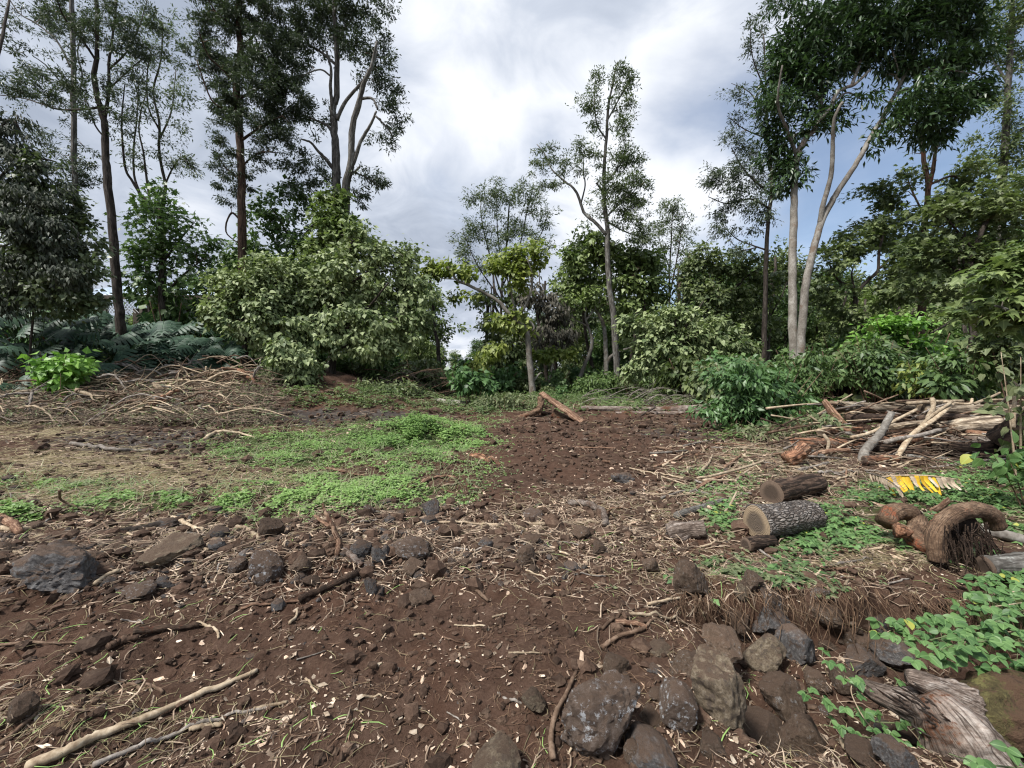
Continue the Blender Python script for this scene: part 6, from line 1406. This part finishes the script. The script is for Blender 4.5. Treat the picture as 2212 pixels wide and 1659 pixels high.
# ------------------------------------------------------------------ ground litter (uncountable: stuff)
def spots(n, y0, y1, dens=None, xpow=1.0, xr=1.34, over=4):
    X, Y = [], []; got = 0
    while got < n:
        m = n * over
        y = np.exp(rng.uniform(np.log(y0), np.log(y1), m)); x = rng.uniform(-1, 1, m) * (y * xr + .4)
        z = H(x, y)
        if dens is not None:
            px, py = proj(x, y, z); k = rng.uniform(0, 1, m) < dens(px, py, x, y)
        else: k = np.ones(m, bool)
        X.append(x[k]); Y.append(y[k]); got += int(k.sum())
        if len(X) > 12: break
    x = np.concatenate(X)[:n]; y = np.concatenate(Y)[:n]
    return np.stack([x, y, H(x, y)], -1)
def strands(g, p, L, w, seg=3, curl=.35, lift=.25, flatw=True):
    """bent flat ribbons lying on the ground"""
    n = len(p); a = rng.uniform(0, 2 * np.pi, n); bend = rng.normal(0, curl, n); L = np.broadcast_to(L, (n,)); w = np.broadcast_to(w, (n,))
    pts = [p + np.array([0, 0, .004])]; tilt = rng.uniform(-.15, lift, n)
    for i in range(seg):
        d = np.stack([np.cos(a), np.sin(a), tilt], -1); pts.append(pts[-1] + d * (L / seg)[:, None]); a = a + bend + rng.normal(0, curl * .6, n); tilt = tilt - rng.uniform(.05, .35, n) * lift * 2
    Q = np.stack(pts, 1)
    h = H(Q[..., 0], Q[..., 1]); Q[..., 2] = np.maximum(Q[..., 2], h + .003)
    t = np.gradient(Q, axis=1); sd = nrm(np.cross(t, np.array([0, 0, 1.0])))
    tap = np.array([1] * seg + [.35])[None, :, None]
    A = Q + sd * (w[:, None, None] * tap / 2) ; B = Q - sd * (w[:, None, None] * tap / 2); M = Q + np.array([0, 0, 1.0]) * (w[:, None, None] * .35 * tap)
    V = np.stack([A, M, B], 2)  # n,seg+1,3,3
    K = (seg + 1) * 3; T = []
    for i in range(seg):
        for q in (0, 1): k = i * 3 + q; T += [(k, k + 1, k + 4), (k, k + 4, k + 3)]
    T = np.array(T)[None] + (np.arange(n) * K)[:, None, None]
    g.add(V.reshape(-1, 3), T)
def chips(g, p, sz, asp=.45):
    """irregular five-sided flakes"""
    n = len(p); a0 = rng.uniform(0, 6.283, n)
    t = np.linspace(0, 2 * np.pi, 5, endpoint=False)[None] + rng.uniform(-.5, .5, (n, 5)); r = rng.uniform(.55, 1.25, (n, 5))
    u = np.cos(t) * r * .5; v = np.sin(t) * r * .5 * asp * rng.uniform(.4, 1.7, (n, 1))
    d = np.stack([np.cos(a0), np.sin(a0), rng.normal(0, .3, n)], -1); s_, d, nn = basis(d, nrm(np.stack([rng.normal(0, .35, n), rng.normal(0, .35, n), np.ones(n)], -1)))
    V = (p + [0, 0, .006])[:, None] + (d[:, None] * u[..., None] + s_[:, None] * v[..., None] + nn[:, None] * rng.normal(0, .07, (n, 5, 1))) * np.asarray(sz)[:, None, None]
    g.add(V.reshape(-1, 3), np.array([(0, 1, 2), (0, 2, 3), (0, 3, 4)])[None] + (np.arange(n) * 5)[:, None, None])
bare = lambda px, py: ell(px, py, [(1010, 1440, 380, 230), (1200, 1050, 190, 130), (500, 1450, 420, 80, .6)], 1.3)
rub = lambda px, py: ell(px, py, [(350, 1190, 520, 80), (900, 1170, 430, 85), (1300, 1140, 250, 80)], 1.4)
straw_d = lambda px, py, x, y: ell(px, py, Z_STRAW, 1.5) * (.5 + .7 * pn2(x * 2.1, y * 2.1, 3))
weed_d0 = [(920, 943, 120, 38), (850, 960, 170, 40, .9), (640, 968, 190, 40, .75), (760, 1062, 215, 36, .9), (560, 1088, 120, 34, .95), (300, 1086, 125, 24, .95), (28, 1110, 60, 15, .9), (60, 1050, 110, 22, .5), (1030, 908, 60, 10, .6), (880, 1010, 150, 30, .6), (200, 1060, 120, 20, .4)]
weed_dr = [(2000, 1085, 170, 45, .8), (1810, 1150, 90, 55, .8), (2120, 1060, 130, 60, .9), (1555, 1112, 38, 34, .9), (1900, 1190, 170, 45, .5), (1760, 1200, 90, 40, .5), (1560, 1040, 90, 40, .35), (1640, 1245, 200, 30, .25), (2150, 1150, 60, 60, .6)]
far_g = [(1220, 862, 400, 26, .9), (800, 862, 300, 22, .8), (1010, 880, 120, 16, .8), (1700, 945, 180, 30, .5), (500, 905, 120, 14, .35)]
def weed(n, y0, y1, D, Lw, mat, name, label_dens=2.0, hmax=.16, kind='heart', asp=.85, tri=True):
    f = lambda px, py, x, y: ell(px, py, D, 1.6) * np.clip(.42 + 1.5 * fbm(x * 1.5, y * 1.5, 3, 77), 0, 1)
    p = spots(n, y0, y1, f, over=6)
    m = len(p); px, py = proj(p[:, 0], p[:, 1], p[:, 2]); e = ell(px, py, D, 1.6)
    hgt = hmax * e * rng.uniform(.15, 1, m) * (.7 + .6 * fbm(p[:, 0] * 1.1, p[:, 1] * 1.1, 2, 5)); hgt = np.maximum(hgt, .01)
    top = p + np.stack([rng.normal(0, .03, m), rng.normal(0, .03, m), hgt], -1)
    g = Geo(); a = rng.uniform(0, 6.283, m)
    for k in range(3 if tri else 1):
        b = a + k * 2.094 + rng.normal(0, .25, m); d = np.stack([np.cos(b), np.sin(b), rng.normal(-.15, .25, m)], -1)
        L = Lw * rng.uniform(.6, 1.25, m); leaves(g, kind, top, d, np.stack([rng.normal(0, .3, m), rng.normal(-.2, .3, m), np.ones(m)], -1), L, L * asp)
    put(name, g.mesh(name, MATS[mat], True), kind='stuff')
weed(14000, 3.6, 13.5, weed_d0, .038, 'leaf_weed', 'weed_leaves', kind='dia', asp=.75)
weed(6000, 3.6, 13.5, [(e[0], e[1], e[2] * 1.3, e[3] * 1.35, .8) for e in weed_d0], .04, 'leaf_weed_dull', 'dull_weed_leaves', kind='dia', asp=.6, hmax=.10)
weed(2700, 2.6, 7.5, weed_dr, .046, 'leaf_vine', 'bank_weed_leaves', kind='hl', asp=.8, hmax=.2)
weed(1500, 2.6, 7.5, weed_dr, .05, 'leaf_green', 'bank_dark_leaves', kind='hl', asp=.7, hmax=.16)
weed(2500, 2.6, 9.5, [(e[0], e[1], e[2] * 1.3, e[3] * 1.3, .7) for e in weed_dr] + [(1660, 990, 160, 50, .6), (1560, 960, 90, 40, .4)], .05, 'leaf_weed_dull', 'bank_dull_leaves', kind='dia', asp=.6, hmax=.12)
weed(9000, 9, 27, far_g, .10, 'leaf_fern', 'far_ground_leaves', kind='dia', asp=.45, hmax=.6)
weed(6000, 12, 30, far_g, .11, 'leaf_weed_dull', 'far_ground_cover', kind='dia', asp=.6, hmax=.45)
weed(3600, 8.2, 12.5, [(915, 946, 118, 36)], .06, 'leaf_weed', 'tall_weed_clump', kind='dia', asp=.7, hmax=.42)
# straw and dry thatch
g = Geo(); p = spots(9500, 1.5, 15, lambda px, py, x, y: np.clip(straw_d(px, py, x, y) + .02 * (1 - bare(px, py)), 0, 1)); strands(g, p, .07 + .022 * p[:, 1] * rng.uniform(.6, 1.6, len(p)), .0028 * np.maximum(1, p[:, 1] * .42), 3, .45, .3)
put('dry_straw', g.mesh('dry_straw', MATS['straw'], True), kind='stuff')
# twigs and root fibres
g = Geo(); p = spots(11500, 1.4, 18, lambda px, py, x, y: np.clip(.06 + .75 * rub(px, py) + .3 * ell(px, py, Z_STRAW) + .35 * ell(px, py, [(1700, 1050, 250, 130), (1650, 1300, 350, 70)]) - .1 * bare(px, py), 0, 1)); strands(g, p, (.05 + .018 * p[:, 1]) * rng.uniform(.5, 2.2, len(p)), (.0022 + .0011 * p[:, 1]) * rng.uniform(.6, 1.7, len(p)), 3, .3, .4)
put('loose_twigs', g.mesh('loose_twigs', MATS['twig_mix'], True), kind='stuff')
g = Geo(); p = spots(8500, 1.3, 9, lambda px, py, x, y: np.clip(.35 + .5 * ell(px, py, [(1500, 1330, 500, 90), (1950, 1290, 250, 70), (1300, 1500, 200, 160)]), 0, 1)); strands(g, p, rng.uniform(.03, .11, len(p)), .0016 + .0006 * p[:, 1], 3, .6, .4)
put('root_fibres', g.mesh('root_fibres', MATS['root_fibre'], True), kind='stuff')
# hanging rootlets along the pit bank
g = Geo()
for i in range(420):
    x = rng.uniform(1.1, 3.3); y = 2.70 + rng.normal(0, .06); a = np.array([x, y, float(H(x, y + .12)) + .02])
    c = a + np.array([rng.normal(0, .07), -rng.uniform(.02, .14), -rng.uniform(.06, .28)]); tube(g, catmull([a, (a + c) / 2 + [rng.normal(0, .03), -.03, .02], c], 5), rng.uniform(.001, .0028), 3, cap=False)
put('bank_rootlets', g.mesh('bank_rootlets', MATS['root_fibre'], True), kind='stuff')
# chips of wood and pale dead leaves
g = Geo(); p = spots(17000, 1.35, 12, lambda px, py, x, y: np.clip(.06 + .85 * rub(px, py) + .16 * (1 - bare(px, py)), 0, 1) * np.clip(.40 + 1.5 * fbm(x * 1.3, y * 1.3, 3, 9), .05, 1)); chips(g, p, (.009 + .0045 * p[:, 1]) * np.exp(rng.normal(0, .5, len(p))), .4)
put('wood_chips', g.mesh('wood_chips', MATS['chip'], False), kind='stuff')
g = Geo(); p = spots(1300, 1.35, 11, lambda px, py, x, y: np.clip(.25 + .6 * rub(px, py), 0, 1)); chips(g, p, (.03 + .004 * p[:, 1]) * rng.uniform(.5, 1.5, len(p)), .5)
put('dead_leaf_litter', g.mesh('dead_leaf_litter', MATS['dry_leaf'], False), kind='stuff')
g = Geo(); p = spots(4200, 1.6, 10, lambda px, py, x, y: np.clip(.03 + .8 * rub(px, py) + .8 * ell(px, py, [(1650, 1010, 230, 70), (1700, 1230, 260, 45), (1900, 1215, 180, 35), (1400, 1080, 200, 60, .5)]), 0, 1) * np.clip(.45 + 1.1 * fbm(x * 1.8, y * 1.8, 3, 19), 0, 1)); chips(g, p, (.02 + .011 * p[:, 1]) * np.exp(rng.normal(0, .4, len(p))), .16)
put('wood_shreds', g.mesh('wood_shreds', MATS['chip'], False), kind='stuff')
g = Geo(); p = spots(2600, 3.6, 13, lambda px, py, x, y: np.clip(ell(px, py, [(e[0], e[1], e[2] * 1.2, e[3] * 1.2) for e in weed_d0]), 0, 1)); strands(g, p + [0, 0, .03], rng.uniform(.08, .22, len(p)), .0016 * p[:, 1] * .5 + .002, 2, .25, 1.2)
put('grass_blades', g.mesh('grass_blades', MATS['leaf_weed_dull'], True), kind='stuff')
# clods and crumbs of earth
def clods(n, y0, y1, dens, s0, name, mat, sub=1):
    D, T = ICO[sub]; p = spots(n, y0, y1, dens); n = len(p); s = s0(p) * np.exp(rng.normal(0, .45, n))
    ax = rng.uniform(.7, 1.3, (n, 1, 3)) * np.array([1, 1, .75]); V = D[None] * ax * (1 + rng.uniform(-.38, .30, (n, len(D), 1))) * s[:, None, None] + (p + np.stack([0 * s, 0 * s, s * .25], -1))[:, None]
    g = Geo(); g.add(V.reshape(-1, 3), T[None] + (np.arange(n) * len(D))[:, None, None]); put(name, g.mesh(name, MATS[mat], False), kind='stuff')
clods(8500, 1.3, 7, lambda px, py, x, y: np.clip(.3 + .5 * rub(px, py) + .5 * fbm(x * 1.6, y * 1.6, 3, 51), .04, 1), lambda p: .004 + .0032 * p[:, 1], 'soil_crumbs', 'soil_clod')
clods(420, 1.5, 12, lambda px, py, x, y: np.clip(.2 + .8 * rub(px, py), 0, 1), lambda p: .020 + .004 * p[:, 1], 'soil_clods', 'soil_clod', 2)
clods(2600, 6, 17, lambda px, py, x, y: np.clip(ell(px, py, Z_MUD + [(1330, 930, 260, 50), (1300, 980, 200, 40)]) + .05, 0, 1), lambda p: .0042 * p[:, 1], 'mud_lumps', 'soil_clod')
clods(1100, 1.6, 7, lambda px, py, x, y: np.clip(.02 + rub(px, py), 0, 1) * (1 - .85 * ss(850, 1100, px)), lambda p: .006 + .0036 * p[:, 1], 'grey_gravel', 'rock_grey')
clods(1300, 1.6, 7, lambda px, py, x, y: np.clip(.03 + rub(px, py), 0, 1) * (1 - .7 * ss(900, 1200, px)), lambda p: .008 + .0048 * p[:, 1], 'brown_rubble', 'soil_clod')
# brush heap filler: fine dead twigs and leaf shreds
g = Geo(); n = 5200; px, py = rng.uniform(-60, 590, n), rng.uniform(800, 915, n)
Yb = np.interp(py, [790, 850, 915], [16.4, 13.7, 11.5]) + rng.uniform(-.4, .4, n)
q = np.array([P(a, b, c) for a, b, c in zip(px, py, Yb)]); q[:, 2] = np.maximum(q[:, 2] , H(q[:, 0], q[:, 1]) + rng.uniform(0, .25, n)); q[:, 2] = np.minimum(q[:, 2], H(q[:, 0], q[:, 1]) + .65)
strands(g, q, rng.uniform(.25, 1.1, n), rng.uniform(.008, .022, n), 3, .25, .5); put('brush_twigs', g.mesh('brush_twigs', MATS['brush_mix'], True), kind='stuff')
n = 5200; i = rng.integers(0, len(q), n); g = Geo(); leaves(g, 'dia', q[i] + rng.normal(0, .15, (n, 3)), rng.normal(0, 1, (n, 3)) * [1, 1, .5], np.stack([rng.normal(0, .5, n), rng.normal(-.3, .4, n), np.ones(n)], -1), rng.uniform(.06, .16, n), rng.uniform(.03, .07, n))
put('brush_leaves', g.mesh('brush_leaves', MATS['leaf_weed_dull'], False), kind='stuff')
# pile filler on the right
g = Geo(); n = 900; px, py = rng.uniform(1640, 2240, n), rng.uniform(868, 1040, n); Yb = np.interp(py, [868, 1005, 1040], [9.6, 6.8, 5.9]) + rng.uniform(-.2, .2, n)
q = np.array([P(a, b, c) for a, b, c in zip(px, py, Yb)]); hh = H(q[:, 0], q[:, 1]); q[:, 2] = np.clip(q[:, 2], hh, hh + .22)
strands(g, q, rng.uniform(.12, .6, n), rng.uniform(.004, .012, n), 3, .3, .5); put('pile_twigs', g.mesh('pile_twigs', MATS['brush_mix'], True), kind='stuff')
# grass blades and shreds of fresh leaf dropped on the soil
g = Geo(); p = spots(260, 1.4, 6, lambda px, py, x, y: np.clip(.15 + .8 * ell(px, py, [(120, 1600, 330, 90), (230, 1400, 140, 40), (620, 1580, 130, 60), (1350, 1180, 150, 60), (1450, 1260, 200, 40)]), 0, 1)); strands(g, p, rng.uniform(.05, .16, len(p)), rng.uniform(.003, .006, len(p)), 3, .3, .6)
put('grass_shreds', g.mesh('grass_shreds', MATS['leaf_weed'], True), kind='stuff')
